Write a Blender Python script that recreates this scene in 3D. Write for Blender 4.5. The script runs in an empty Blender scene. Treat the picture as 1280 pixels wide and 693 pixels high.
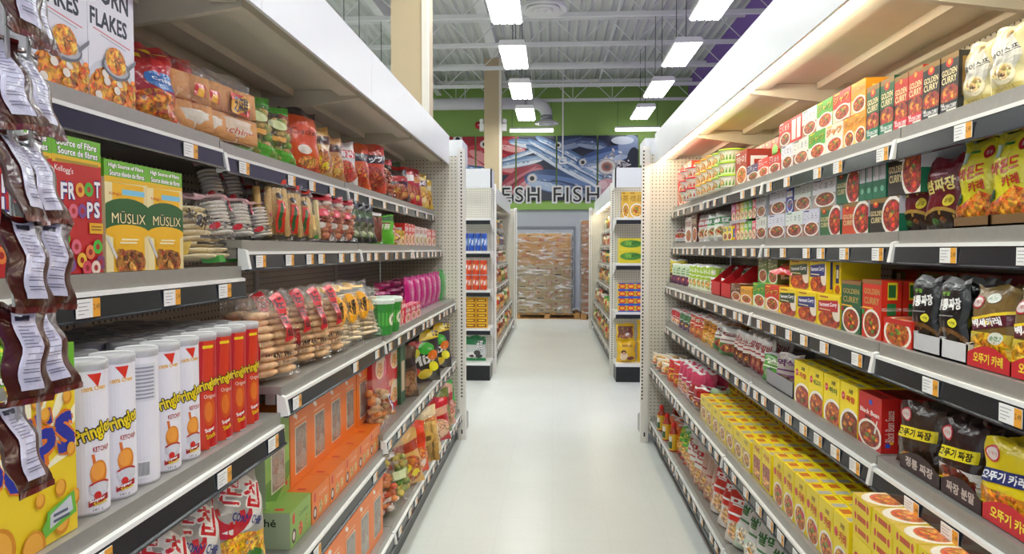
import bpy, math, random
from math import sin, cos, pi, sqrt, hypot
random.seed(7)
SC = bpy.context.scene
COL = SC.collection
# ------------------------------------------------------------------ camera, world, exposure
F, CH = 871.0, 1.55                      # focal length in pixels (1280 wide), camera height
YAW, PIT = math.radians(3.351), math.radians(-2.264)
cd = bpy.data.cameras.new('camera'); cd.sensor_width = 36; cd.lens = 36*F/1280; cd.clip_start = .05
cam = bpy.data.objects.new('camera', cd); COL.objects.link(cam)
cam.location = (0, 0, CH); cam.rotation_euler = (pi/2+PIT, 0, YAW); SC.camera = cam
w = bpy.data.worlds.new('world'); SC.world = w; w.use_nodes = True
w.node_tree.nodes['Background'].inputs[0].default_value = (.90, .97, 1, 1)
w.node_tree.nodes['Background'].inputs[1].default_value = .62
SC.view_settings.view_transform = 'Standard'; SC.view_settings.look = 'None'
SC.view_settings.gamma = 1; SC.view_settings.use_curve_mapping = False
SC.view_settings.exposure = 0.06
SC.cycles.max_bounces = 8; SC.cycles.transparent_max_bounces = 12
SC.cycles.sample_clamp_indirect = 6; SC.cycles.use_denoising = True
LAMP_E = 22.0                            # ceiling lamps
TUBE_E = 30.0                            # shelf tubes
# ------------------------------------------------------------------ colours and materials
def lin(h):
    a = 1.0
    if h[0] == '*': a = .4; h = h[1:]    # starred colours: printed photograph of food
    if len(h) == 3: h = ''.join(c*2 for c in h)
    r = [int(h[i:i+2], 16)/255 for i in (0, 2, 4)]
    return tuple(c/12.92 if c <= .04045 else ((c+.055)/1.055)**2.4 for c in r)+(a,)
def mat(name, col=None, rough=.5, metal=0, spec=.5):
    m = bpy.data.materials.new(name); m.use_nodes = True
    b = m.node_tree.nodes['Principled BSDF']
    if col: b.inputs['Base Color'].default_value = lin(col)[:3]+(1,)
    b.inputs['Roughness'].default_value = rough; b.inputs['Metallic'].default_value = metal
    b.inputs['Specular IOR Level'].default_value = spec
    return m, m.node_tree, b
def nd(nt, t, **k):
    n = nt.nodes.new(t)
    for a, v in k.items():
        if a.startswith('i_'): n.inputs[int(a[2:]) if a[2:].isdigit() else a[2:].replace('_', ' ')].default_value = v
        else: setattr(n, a, v)
    return n
def speckle(name, col, rough, amt=.12, scale=30, metal=0, bump=0, spec=.5):
    m, nt, b = mat(name, col, rough, metal, spec)
    tc = nd(nt, 'ShaderNodeTexCoord'); no = nd(nt, 'ShaderNodeTexNoise', i_Scale=scale, i_Detail=4.0)
    nt.links.new(tc.outputs['Object'], no.inputs['Vector'])
    mr = nd(nt, 'ShaderNodeMapRange', i_3=1-amt, i_4=1+amt); nt.links.new(no.outputs[0], mr.inputs[0])
    mx = nd(nt, 'ShaderNodeMix', data_type='RGBA', blend_type='MULTIPLY'); mx.inputs[0].default_value = 1
    mx.inputs[6].default_value = lin(col)[:3]+(1,); nt.links.new(mr.outputs[0], mx.inputs[7])
    nt.links.new(mx.outputs[2], b.inputs['Base Color'])
    if bump:
        bp = nd(nt, 'ShaderNodeBump', i_Strength=bump, i_Distance=.01); nt.links.new(no.outputs[0], bp.inputs['Height'])
        nt.links.new(bp.outputs[0], b.inputs['Normal'])
    return m
def print_mat(name, rough, bump, bscale, coat=0.0, metal=0, fscale=75.0, famt=.8):
    m, nt, b = mat(name, None, rough, metal)
    at = nd(nt, 'ShaderNodeAttribute', attribute_name='ink'); tc = nd(nt, 'ShaderNodeTexCoord')
    vo = nd(nt, 'ShaderNodeTexNoise', i_Scale=fscale, i_Detail=2.5, i_Distortion=.8); nt.links.new(tc.outputs['Object'], vo.inputs['Vector'])
    hs = nd(nt, 'ShaderNodeSeparateColor'); nt.links.new(vo.outputs['Color'], hs.inputs[0])
    mr = nd(nt, 'ShaderNodeMapRange', i_1=.3, i_2=.7, i_3=1-famt, i_4=1+famt); nt.links.new(hs.outputs[0], mr.inputs[0])
    hue = nd(nt, 'ShaderNodeHueSaturation'); nt.links.new(at.outputs['Color'], hue.inputs['Color']); nt.links.new(mr.outputs[0], hue.inputs['Value'])
    mh = nd(nt, 'ShaderNodeMapRange', i_1=.3, i_2=.7, i_3=.5-.055*famt, i_4=.5+.06*famt); nt.links.new(hs.outputs[1], mh.inputs[0]); nt.links.new(mh.outputs[0], hue.inputs['Hue'])
    gt = nd(nt, 'ShaderNodeMath', operation='LESS_THAN', i_1=.7); nt.links.new(at.outputs['Alpha'], gt.inputs[0])
    mx = nd(nt, 'ShaderNodeMix', data_type='RGBA'); nt.links.new(gt.outputs[0], mx.inputs[0])
    nt.links.new(at.outputs['Color'], mx.inputs[6]); nt.links.new(hue.outputs[0], mx.inputs[7])
    nt.links.new(mx.outputs[2], b.inputs['Base Color'])
    b.inputs['Coat Weight'].default_value = coat; b.inputs['Coat Roughness'].default_value = .12
    if bump:
        no = nd(nt, 'ShaderNodeTexNoise', i_Scale=bscale, i_Detail=3.0, i_Distortion=.6); nt.links.new(tc.outputs['Object'], no.inputs['Vector'])
        bp = nd(nt, 'ShaderNodeBump', i_Strength=bump, i_Distance=.012); nt.links.new(no.outputs[0], bp.inputs['Height'])
        nt.links.new(bp.outputs[0], b.inputs['Normal']); nt.links.new(bp.outputs[0], b.inputs['Coat Normal'])
    return m
INK = print_mat('printed_carton', .42, .04, 14, .12)
FOIL = print_mat('printed_foil', .28, .55, 22, .35)
FOOD = print_mat('baked_food', .6, .5, 60, famt=.22, fscale=40.0)
def clear_mat(name, tint, opac, bscale, bump, fk=1.0, streak=0, gloss=False):
    m = bpy.data.materials.new(name); m.use_nodes = True; nt = m.node_tree; nt.nodes.clear()
    out = nd(nt, 'ShaderNodeOutputMaterial'); tr = nd(nt, 'ShaderNodeBsdfTransparent'); tr.inputs[0].default_value = lin(tint)
    gl = nd(nt, 'ShaderNodeBsdfPrincipled', i_Roughness=.14); gl.inputs['Base Color'].default_value = (.86, .86, .86, 1)
    if gloss: gl = nd(nt, 'ShaderNodeBsdfGlossy', i_Roughness=.13)
    tc = nd(nt, 'ShaderNodeTexCoord'); no = nd(nt, 'ShaderNodeTexNoise', i_Scale=bscale, i_Detail=2.5, i_Distortion=1.2)
    nt.links.new(tc.outputs['Object'], no.inputs['Vector'])
    bp = nd(nt, 'ShaderNodeBump', i_Strength=bump, i_Distance=.02); nt.links.new(no.outputs[0], bp.inputs['Height']); nt.links.new(bp.outputs[0], gl.inputs['Normal'])
    fr = nd(nt, 'ShaderNodeFresnel', i_IOR=1.4); nt.links.new(bp.outputs[0], fr.inputs['Normal'])
    ad = nd(nt, 'ShaderNodeMath', operation='MULTIPLY_ADD', i_1=fk, i_2=opac, use_clamp=True); nt.links.new(fr.outputs[0], ad.inputs[0])
    if streak:
        mp = nd(nt, 'ShaderNodeMapping'); mp.inputs['Scale'].default_value = (1.6, 1.6, 7); mp.inputs['Rotation'].default_value = (0, .35, 0); nt.links.new(tc.outputs['Object'], mp.inputs[0])
        n2 = nd(nt, 'ShaderNodeTexNoise', i_Scale=1.8, i_Detail=5.0, i_Distortion=1.5); nt.links.new(mp.outputs[0], n2.inputs['Vector'])
        m2 = nd(nt, 'ShaderNodeMapRange', i_1=.5, i_2=.72, i_4=streak); nt.links.new(n2.outputs[0], m2.inputs[0])
        a2 = nd(nt, 'ShaderNodeMath', operation='ADD', use_clamp=True); nt.links.new(ad.outputs[0], a2.inputs[0]); nt.links.new(m2.outputs[0], a2.inputs[1]); ad = a2
    mx = nd(nt, 'ShaderNodeMixShader'); nt.links.new(ad.outputs[0], mx.inputs[0]); nt.links.new(tr.outputs[0], mx.inputs[1]); nt.links.new(gl.outputs[0], mx.inputs[2])
    nt.links.new(mx.outputs[0], out.inputs[0]); return m
CLEAR = clear_mat('clear_film', 'fdfdfd', .045, 30, .8, .3, gloss=True)
WRAP = clear_mat('stretch_wrap', 'fafafa', .05, 9, 1.0, .8, .6)
LIDM = clear_mat('clear_plastic', 'eee', .30, 5, .1)
def emit(name, col, s):
    m = bpy.data.materials.new(name); m.use_nodes = True; nt = m.node_tree; nt.nodes.clear()
    e = nd(nt, 'ShaderNodeEmission', i_1=s); e.inputs[0].default_value = col+(1,)
    o = nd(nt, 'ShaderNodeOutputMaterial'); nt.links.new(e.outputs[0], o.inputs[0]); return m
LENS = emit('lamp_lens', (.97, 1, .97), LAMP_E)
TUBE = emit('warm_tube', (1, .86, .62), TUBE_E)
LINEL = emit('strip_lens', (1, .99, .96), 9)
WHITE = speckle('white_enamel', 'e6e6e3', .42, .03, 12)
FASC = speckle('white_fascia', 'e9ecef', .28, .02, 3)
SHELF = speckle('grey_shelf_steel', '9c9a94', .36, .10, 60, .35)
CANO = speckle('cream_canopy_steel', 'd6cfc0', .5, .05, 20)
LIP = speckle('white_shelf_lip', 'f2f2ee', .25, .02, 20)
RAIL = speckle('dark_price_rail', '23272d', .2, .08, 25, 0)
BLACK = speckle('black_kick_plate', '17191c', .35, .1, 20)
def peg_mat():
    m, nt, b = mat('pegboard', None, .5); tc = nd(nt, 'ShaderNodeTexCoord'); sx = nd(nt, 'ShaderNodeSeparateXYZ'); nt.links.new(tc.outputs['Object'], sx.inputs[0])
    def M(op, a, c=None):
        n = nd(nt, 'ShaderNodeMath', operation=op)
        for i, v in enumerate((a, c)):
            if v is None: continue
            if isinstance(v, (int, float)): n.inputs[i].default_value = v
            else: nt.links.new(v, n.inputs[i])
        return n.outputs[0]
    P = .0285
    u = M('SUBTRACT', M('FRACT', M('DIVIDE', M('ADD', sx.outputs[0], sx.outputs[1]), P)), .5)
    v = M('SUBTRACT', M('FRACT', M('DIVIDE', sx.outputs[2], P)), .5)
    d = M('LESS_THAN', M('SQRT', M('ADD', M('MULTIPLY', u, u), M('MULTIPLY', v, v))), .155)
    mx = nd(nt, 'ShaderNodeMix', data_type='RGBA'); nt.links.new(d, mx.inputs[0]); mx.inputs[6].default_value = lin('dcd8ca'); mx.inputs[7].default_value = lin('4a463e')
    nt.links.new(mx.outputs[2], b.inputs['Base Color']); return m
PEG = peg_mat()
def floor_mat():
    m, nt, b = mat('vinyl_floor', None, .22, 0, .5); tc = nd(nt, 'ShaderNodeTexCoord')
    n1 = nd(nt, 'ShaderNodeTexNoise', i_Scale=1.3, i_Detail=5.0); n2 = nd(nt, 'ShaderNodeTexNoise', i_Scale=90.0, i_Detail=3.0)
    for n in (n1, n2): nt.links.new(tc.outputs['Object'], n.inputs['Vector'])
    br = nd(nt, 'ShaderNodeTexBrick', offset=0.0, i_Scale=1.0, i_Mortar_Size=.004); br.inputs['Brick Width'].default_value = .305; br.inputs['Row Height'].default_value = .305
    for i, c in ((1, 'e1e5df'), (2, 'e0e4de'), (3, 'dde1db')): br.inputs[i].default_value = lin(c)
    nt.links.new(tc.outputs['Object'], br.inputs['Vector'])
    mr = nd(nt, 'ShaderNodeMapRange', i_3=.9, i_4=1.06); nt.links.new(n1.outputs[0], mr.inputs[0])
    mx = nd(nt, 'ShaderNodeMix', data_type='RGBA', blend_type='MULTIPLY'); mx.inputs[0].default_value = 1
    nt.links.new(br.outputs[0], mx.inputs[6]); nt.links.new(mr.outputs[0], mx.inputs[7]); nt.links.new(mx.outputs[2], b.inputs['Base Color'])
    rr = nd(nt, 'ShaderNodeMapRange', i_3=.2, i_4=.42); nt.links.new(n2.outputs[0], rr.inputs[0]); nt.links.new(rr.outputs[0], b.inputs['Roughness'])
    return m
FLOOR = floor_mat()
GREEN = speckle('green_wall_paint', '8aac58', .6, .04, 2)
GREY = speckle('pale_wall_paint', 'c9ced2', .6, .04, 2)
PURP = speckle('purple_wall_paint', '8a68b8', .6, .04, 2)
DECK = speckle('roof_deck_paint', 'd6d9d4', .5, .06, 3)
BEAM = speckle('white_beam_paint', 'e6e8e4', .5, .04, 6)
TAN = speckle('tan_column_paint', 'b9a684', .6, .03, 3)
TANW = speckle('cream_column_trim', 'dcd6c8', .5, .03, 3)
DUCT = speckle('white_duct', 'dcdedc', .4, .04, 5)
GALV = speckle('galvanised_collar', 'a9acae', .3, .1, 30, .8)
WIRE = mat('dark_cable', '333333', .5)[0]
WOOD = speckle('pallet_wood', 'b98a52', .7, .25, 25)
# ------------------------------------------------------------------ mesh builder
class MB:
    def __init__(s): s.v = []; s.f = []; s.c = []; s.m = []
    def face(s, pts, c='fff', m=0):
        i = len(s.v); s.v += [tuple(p) for p in pts]; s.f.append(tuple(range(i, i+len(pts)))); s.c.append(c); s.m.append(m)
    def box(s, x0, x1, y0, y1, z0, z1, c='fff', m=0, cols=None):
        x0, x1 = min(x0, x1), max(x0, x1); y0, y1 = min(y0, y1), max(y0, y1)
        i = len(s.v); s.v += [(x, y, z) for z in (z0, z1) for y in (y0, y1) for x in (x0, x1)]
        fs = [(0, 1, 5, 4), (1, 3, 7, 5), (3, 2, 6, 7), (2, 0, 4, 6), (4, 5, 7, 6), (2, 3, 1, 0)]   # front, +x, back, -x, top, bottom
        for k, f in enumerate(fs): s.f.append(tuple(i+a for a in f)); s.c.append(cols[k] if cols else c); s.m.append(m)
        return s
    def prism(s, prof, axis, a, b, c='fff', m=0):
        # prof: list of 2-D points; axis 'y' -> (x,z) extruded along y; 'x' -> (y,z) along x
        P = (lambda p, t: (p[0], t, p[1])) if axis == 'y' else (lambda p, t: (t, p[0], p[1]))
        n = len(prof); i = len(s.v); s.v += [P(p, a) for p in prof]+[P(p, b) for p in prof]
        for k in range(n): s.f.append((i+k, i+(k+1) % n, i+n+(k+1) % n, i+n+k)); s.c.append(c); s.m.append(m)
        s.f.append(tuple(range(i+n-1, i-1, -1))); s.f.append(tuple(range(i+n, i+2*n))); s.c += [c, c]; s.m += [m, m]
        return s
    def lathe(s, prof, n=20, c='fff', m=0, cx=0, cy=0, cols=None):
        i = len(s.v)
        for r, z in prof: s.v += [(cx+r*cos(2*pi*k/n), cy+r*sin(2*pi*k/n), z) for k in range(n)]
        for j in range(len(prof)-1):
            for k in range(n):
                k2 = (k+1) % n
                s.f.append((i+j*n+k, i+j*n+k2, i+(j+1)*n+k2, i+(j+1)*n+k)); s.c.append(cols[j] if cols else c); s.m.append(m)
        return s
    def tube(s, p, q, r, n=8, c='fff', m=0):
        d = [q[k]-p[k] for k in range(3)]; L = sqrt(sum(x*x for x in d)) or 1; d = [x/L for x in d]
        a = (0, 0, 1) if abs(d[2]) < .9 else (1, 0, 0)
        u = (d[1]*a[2]-d[2]*a[1], d[2]*a[0]-d[0]*a[2], d[0]*a[1]-d[1]*a[0]); l = sqrt(sum(x*x for x in u)); u = [x/l for x in u]
        v = (d[1]*u[2]-d[2]*u[1], d[2]*u[0]-d[0]*u[2], d[0]*u[1]-d[1]*u[0]); i = len(s.v)
        for e in (p, q): s.v += [tuple(e[t]+r*(cos(2*pi*k/n)*u[t]+sin(2*pi*k/n)*v[t]) for t in range(3)) for k in range(n)]
        for k in range(n): s.f.append((i+k, i+(k+1) % n, i+n+(k+1) % n, i+n+k)); s.c.append(c); s.m.append(m)
        s.f.append(tuple(range(i+n-1, i-1, -1))); s.f.append(tuple(range(i+n, i+2*n))); s.c += [c, c]; s.m += [m, m]
        return s
    def ball(s, cx, cy, cz, rx, ry, rz, c='fff', m=0, n=8, k=5):
        i = len(s.v)
        for a in range(k+1):
            t = pi*a/k-pi/2
            s.v += [(cx+rx*cos(t)*cos(2*pi*b/n), cy+ry*cos(t)*sin(2*pi*b/n), cz+rz*sin(t)) for b in range(n)]
        for a in range(k):
            for b in range(n): s.f.append((i+a*n+b, i+a*n+(b+1) % n, i+(a+1)*n+(b+1) % n, i+(a+1)*n+b)); s.c.append(c); s.m.append(m)
        return s
    def mesh(s, name, mats, smooth=False):
        me = bpy.data.meshes.new(name); me.from_pydata(s.v, [], s.f)
        mats = mats if isinstance(mats, (list, tuple)) else [mats]
        for m in mats: me.materials.append(m)
        me.polygons.foreach_set('material_index', s.m)
        if smooth: me.polygons.foreach_set('use_smooth', [True]*len(s.f))
        at = me.color_attributes.new('ink', 'FLOAT_COLOR', 'CORNER'); buf = []
        for f, c in zip(s.f, s.c): buf += list(LC(c))*len(f)
        at.data.foreach_set('color', buf); me.validate(); me.update(); return me
    def build(s, name, mats, parent=None, smooth=False, loc=None):
        o = bpy.data.objects.new(name, s.mesh(name, mats, smooth)); COL.objects.link(o)
        if parent: o.parent = parent; KIDS.setdefault(parent.name, []).append(o)
        if loc: o.location = loc
        return o
_lc = {}; KIDS = {}
def LC(c):
    if c not in _lc: _lc[c] = lin(c)
    return _lc[c]
def tag(o, label=None, cat=None, group=None, kind=None):
    for k, v in (('label', label), ('category', cat), ('group', group), ('kind', kind)):
        if v: o[k] = v
    return o
def empty(name, loc=(0, 0, 0), rz=0):
    o = bpy.data.objects.new(name, None); COL.objects.link(o); o.location = loc; o.rotation_euler = (0, 0, rz); o.empty_display_size = .05; return o
def copy_tree(o, parent=None):
    c = o.copy(); COL.objects.link(c); c.parent = parent
    if parent: KIDS.setdefault(parent.name, []).append(c)
    for ch in KIDS.get(o.name, ()): copy_tree(ch, c)
    return c
# ------------------------------------------------------------------ printed artwork
_tx = {}
def txt(s):
    if s in _tx: return _tx[s]
    c = bpy.data.curves.new('t', 'FONT'); c.body = s; c.resolution_u = 2; c.space_line = .9; c.align_x = 'CENTER'
    o = bpy.data.objects.new('t', c); COL.objects.link(o); bpy.context.view_layer.update()
    me = bpy.data.meshes.new_from_object(o.evaluated_get(bpy.context.evaluated_depsgraph_get()))
    T = [[(me.vertices[i].co.x, me.vertices[i].co.y) for i in p.vertices] for p in me.polygons]
    bpy.data.objects.remove(o); bpy.data.curves.remove(c); bpy.data.meshes.remove(me)
    xs = [p[0] for t in T for p in t]; ys = [p[1] for t in T for p in t]
    x0, x1, y0, y1 = min(xs), max(xs), min(ys), max(ys); H = y1-y0 or 1
    r = ([[((x-(x0+x1)/2)/H, (y-(y0+y1)/2)/H) for x, y in t] for t in T], (x1-x0)/H); _tx[s] = r; return r
def clip(P, ax, val, keep_less):
    out = []; n = len(P)
    for i in range(n):
        a, b = P[i], P[(i+1) % n]; ia = (a[ax] <= val) == keep_less or a[ax] == val; ib = (b[ax] <= val) == keep_less or b[ax] == val
        if ia: out.append(a)
        if ia != ib:
            t = (val-a[ax])/(b[ax]-a[ax]); out.append((a[0]+t*(b[0]-a[0]), a[1]+t*(b[1]-a[1])))
    return out if len(out) > 2 else None
def art(ops, w, h, nx=0, nz=0):
    """ops in unit coordinates -> [(points in metres, layer, colour)]; nx, nz cut it on a grid for curved faces"""
    R = []
    for L, op in enumerate(ops):
        k = op[0]; c = op[-1] if k != 't' else None
        if k == 'r': ps = [([(op[1]*w, op[2]*h), (op[3]*w, op[2]*h), (op[3]*w, op[4]*h), (op[1]*w, op[4]*h)], c)]
        elif k == 'e': ps = [([((op[1]+op[3]*cos(2*pi*i/20))*w, (op[2]+op[4]*sin(2*pi*i/20))*h) for i in range(20)], c)]
        elif k == 'E':
            a = math.radians(op[5]); ps = [([(op[1]*w+op[3]*cos(2*pi*i/20)*cos(a)-op[4]*sin(2*pi*i/20)*sin(a), op[2]*h+op[3]*cos(2*pi*i/20)*sin(a)+op[4]*sin(2*pi*i/20)*cos(a)) for i in range(20)], c)]
        elif k == 'p': ps = [([(x*w, y*h) for x, y in op[1]], c)]
        elif k == 't':
            _, s, cx, cy, tw, th, c = op[:7]; o = op[7] if len(op) > 7 else {}
            TT, asp = txt(s); a = math.radians(o.get('rot', 0)); ca, sa = cos(a), sin(a); ps = []; bd = o.get('b', .025)
            def put(n, e, c, L0, dL):               # strokes are thickened by overprinting slightly shifted copies
                sx, sy = tw*w/(asp+2*e), th*h/(1+2*e)
                for k in range(n):
                    dx, dy = (e*cos(2*pi*k/n+.785), e*sin(2*pi*k/n+.785)) if n > 1 else (0, 0)
                    for t in TT:
                        q = [((x+dx)*sx, (y+dy)*sy) for x, y in t]
                        R.append(([(cx*w+x*ca-y*sa, cy*h+x*sa+y*ca) for x, y in q], L0+k*dL, c))
            if 'o' in o:
                tw *= 1.04; th *= 1.12; put(8, o.get('ob', .075)*1.1, o['o'], L-.5, .06); tw /= 1.04; th /= 1.12
            put(4 if bd > .03 else 1, bd*.75 if bd > .03 else 0, c, L, .12)
        R += [(q, L, cc) for q, cc in ps]
    out = []
    for q, L, c in R:
        for ax, v, less in ((0, 0, False), (0, w, True), (1, 0, False), (1, h, True)):
            q = q and clip(q, ax, v, less)
        if not q: continue
        parts = [q]
        for ax, n, D in ((0, nx, w), (1, nz, h)):
            for i in range(1, n):
                val = D*i/n; nxt = []
                for p in parts:
                    lo = min(t[ax] for t in p); hi = max(t[ax] for t in p)
                    if lo < val-1e-7 < hi-2e-7:
                        a, b = clip(p, ax, val, True), clip(p, ax, val, False); nxt += [t for t in (a, b) if t]
                    else: nxt.append(p)
                parts = nxt
        out += [(p, L, c) for p in parts]
    return out
EPS = .0001
def carton_mb(w, d, h, bg, front=(), side=(), top=(), sidec=None, topc=None):
    """box with printed faces: front at y=0 looking to -y, base centre at the origin of x, z=0"""
    m = MB(); sc = sidec or bg; tcol = topc or bg; x0 = -w/2
    m.box(-w/2, w/2, 0, d, 0, h, cols=[bg, sc, bg, sc, tcol, bg])
    for q, L, c in art(front, w, h): m.face([(x0+x, -EPS*(L+1), z) for x, z in q], c)
    for q, L, c in art(side, d, h):
        m.face([(w/2+EPS*(L+1), x, z) for x, z in q], c); m.face([(-w/2-EPS*(L+1), d-x, z) for x, z in q], c)
    for q, L, c in art(top, w, d): m.face([(x0+x, y, h+EPS*(L+1)) for x, y in q], c)
    return m
def bag_fn(w, h, t, prof, rnd, crimp=.045):
    ph = [rnd.uniform(0, 6.3) for _ in range(8)]
    def fn(u, v, s):                    # s = -1 front, +1 back
        e = max(0.0, 1-(2*u-1)**2)
        if prof == 'pillow':
            vv = min(1, max(0, (v-crimp)/(1-2*crimp))); p = max(0, sin(pi*vv))**.5; base = e**.55
        elif prof == 'stand':
            p = (max(0, 1-v/(1-crimp)))**.62*.95+.05 if v < 1-crimp else .03; base = e**.5
        else:                           # flat sachet
            vv = min(1, max(0, (v-crimp)/(1-2*crimp))); p = max(0, sin(pi*vv))**.35; base = e**.35
        k = p*base; y = s*t/2*k
        wr = (sin(9*u+ph[0]+7*v)*.3+sin(23*u+ph[1]-5*v)*.22+sin(17*v+ph[2]+4*u)*.22+sin(31*v-13*u+ph[3])*.14)
        y += s*wr*.11*t*min(1, 3*k)
        y += .012*w/.2*sin(11*u+ph[4])*(1-min(1, k*3))*.6
        x = (u-.5)*w*(1-.07*sin(pi*min(1, max(0, v))))+.004*sin(14*v+ph[5])
        z = v*h+.006*h/.2*sin(8*u+ph[6])*(1 if v > .9 else 0)
        return x, y, z
    return fn
def bag_mb(w, h, t, bg, front=(), prof='pillow', seed=0, crimp=.045, edge=None, film=False, nu=12, nv=16):
    rnd = random.Random(seed); fn = bag_fn(w, h, t, prof, rnd, crimp); m = MB()
    for s in (-1, 1):
        i = len(m.v); m.v += [fn(a/nu, b/nv, s) for b in range(nv+1) for a in range(nu+1)]
        for b in range(nv):
            for a in range(nu):
                f = (i+b*(nu+1)+a, i+b*(nu+1)+a+1, i+(b+1)*(nu+1)+a+1, i+(b+1)*(nu+1)+a)
                m.f.append(f if s < 0 else f[::-1]); m.m.append(0)
                m.c.append(edge if edge and (b == nv-1 or (b == 0 and prof != 'stand')) else bg)
    if prof == 'stand':
        i = len(m.v); m.v += [fn(a/nu, 0, -1) for a in range(nu+1)]+[fn(a/nu, 0, 1) for a in range(nu+1)]
        for a in range(nu): m.f.append((i+a, i+nu+1+a, i+nu+2+a, i+a+1)); m.c.append(bg); m.m.append(0)
    def W(x, z, L):
        a, b = min(nu-1, int(x/w*nu)), min(nv-1, int(z/h*nv)); p, r = x/w*nu-a, z/h*nv-b
        g = [m.v[j] for j in (b*(nu+1)+a, b*(nu+1)+a+1, (b+1)*(nu+1)+a, (b+1)*(nu+1)+a+1)]
        X, Y, Z = ((1-r)*((1-p)*g[0][k]+p*g[1][k])+r*((1-p)*g[2][k]+p*g[3][k]) for k in range(3)); return (X, Y-.0011-EPS*1.6*(L+1), Z)
    for q, L, c in art(front, w, h, nu, nv): m.face([W(x, z, L) for x, z in q], c, 1 if film else 0)
    return m
# ------------------------------------------------------------------ the room
def struct(name, mb, m, smooth=False): return tag(mb.build(name, m, None, smooth), kind='structure')
RX, LX, BY, NY, CZ = 3.5, -7.5, 18.5, -3.5, 5.95
struct('floor', MB().box(LX, RX, NY, BY, -.1, 0), FLOOR)
g = MB(); x = LX
while x < RX-.1:                                                   # fluted roof deck, flutes run along the aisle
    g.prism([(x, CZ), (x+.05, CZ+.055), (x+.14, CZ+.055), (x+.19, CZ), (x+.19, CZ+.08), (x, CZ+.08)], 'y', NY, BY); x += .19
struct('ceiling', g, DECK)
struct('wall_back', MB().box(LX, RX, BY, BY+.15, 2.78, CZ+.06), GREEN)
struct('wall_back_lower', MB().box(LX, RX, BY+.02, BY+.17, 0, 2.6), GREY)
struct('trim_1', MB().box(LX, RX, BY-.12, BY+.05, 2.6, 2.78), speckle('lime_ledge_paint', '97c45a', .5, .03, 3))
struct('trim_2', MB().box(-.95, .6, BY-.02, BY+.03, 2.1, 2.16).box(.54, .6, BY-.02, BY+.03, 0, 2.1), speckle('grey_door_trim', '8e9498', .5, .05, 8))
struct('wall_right', MB().box(RX, RX+.15, NY, BY, 0, CZ+.06), PURP)
for k in range(12):                                             # open-web joists across the store
    y = 18.0-1.62*k; j = MB()
    for z in (5.84, 5.36): j.box(LX, RX, y-.035, y+.035, z-.035, z+.035)
    n = 11; dx = (RX-LX)/n
    for i in range(n):
        a = LX+i*dx; j.tube((a, y, 5.36), (a+dx/2, y, 5.84), .011, 5).tube((a+dx/2, y, 5.84), (a+dx, y, 5.36), .011, 5)
        j.tube((a, y, 5.36), (a, y, 5.84), .009, 5)
    struct('ceiling_joist', j, BEAM)
for xb, wb, zb in ((-1.3, .2, 5.85), (-3.0, .14, 5.6), (1.15, .05, 5.78)):
    struct('ceiling_beam', MB().box(xb-wb/2, xb+wb/2, NY, BY-.1, zb, zb+.12).box(xb-wb*.16, xb+wb*.16, NY, BY-.1, zb+.12, zb+.3).box(xb-wb/2, xb+wb/2, NY, BY-.1, zb+.3, zb+.34) if wb > .1 else MB().tube((xb, NY, zb), (xb, BY-.1, zb), .02), BEAM)
def column(x, y, wd):
    o = MB().box(x-wd/2, x+wd/2, y-wd/2, y+wd/2, 0, 5.84).build('structural_column', TAN); o['kind'] = 'structure'
    MB().box(x+wd/2-.045, x+wd/2+.014, y-wd/2-.012, y-wd/2+.05, 0, 5.83).build('corner_guard', TANW, o)
    return o
column(-1.36, 6.75, .34); column(-1.36, 15.95, .38)
# ------------------------------------------------------------------ shelving
JY = (5.58, 4.39, 3.18, 1.97, .76, -.45)                        # bay joints along the aisle
BX = 1.40
def px2y(px, X, z):
    """depth along the aisle of a point seen at column px on the plane x=X, height z (all shelves stand at measured x, z)"""
    k = (px-640)/F; cy, sy, cp, sp = cos(YAW), sin(YAW), cos(PIT), sin(PIT); dz = z-CH
    return (k*(-X*sy*cp+dz*sp)-X*cy)/(sy-k*cy*cp)
def py2z(py, px, X, Y):
    cy, sy, cp, sp = cos(YAW), sin(YAW), cos(PIT), sin(PIT)
    f = -X*sy+Y*cy; t = (346.5-py)/F                            # (up.v)/(fwd.v) = t
    return CH+f*(t*cp+sp)/(cp-t*sp)
def slots(m, x, y, z0, z1, w=.011, h=.015, p=.0285):
    z = z0
    while z < z1: m.face([(x-w/2, y, z), (x+w/2, y, z), (x+w/2, y, z+h), (x-w/2, y, z+h)], '1c1a18'); z += p
def price_tag_mesh():
    m = MB(); m.box(-.034, .034, -.0012, .0006, 0, .036, 'f4f3f0'); e = -.0014
    m.face([(.012, e, 0), (.034, e, 0), (.034, e, .036), (.012, e, .036)], 'f0a832')
    for k, (a, b) in enumerate(((-.03, .004), (-.03, -.004), (-.03, .0), (-.03, -.012))): m.face([(a, e, .028-k*.007), (b, e, .028-k*.007), (b, e, .0295-k*.007), (a, e, .0295-k*.007)], '9a9aa2')
    for q, L, c in art([('t', '2.49', .5, .55, .8, .3, '4a3a20')], .022, .036): m.face([(.012+x, -.0016, z) for x, z in q], c)
    return m.mesh('price_tag', INK)
TAGM = price_tag_mesh()
HALF = {}
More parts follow.
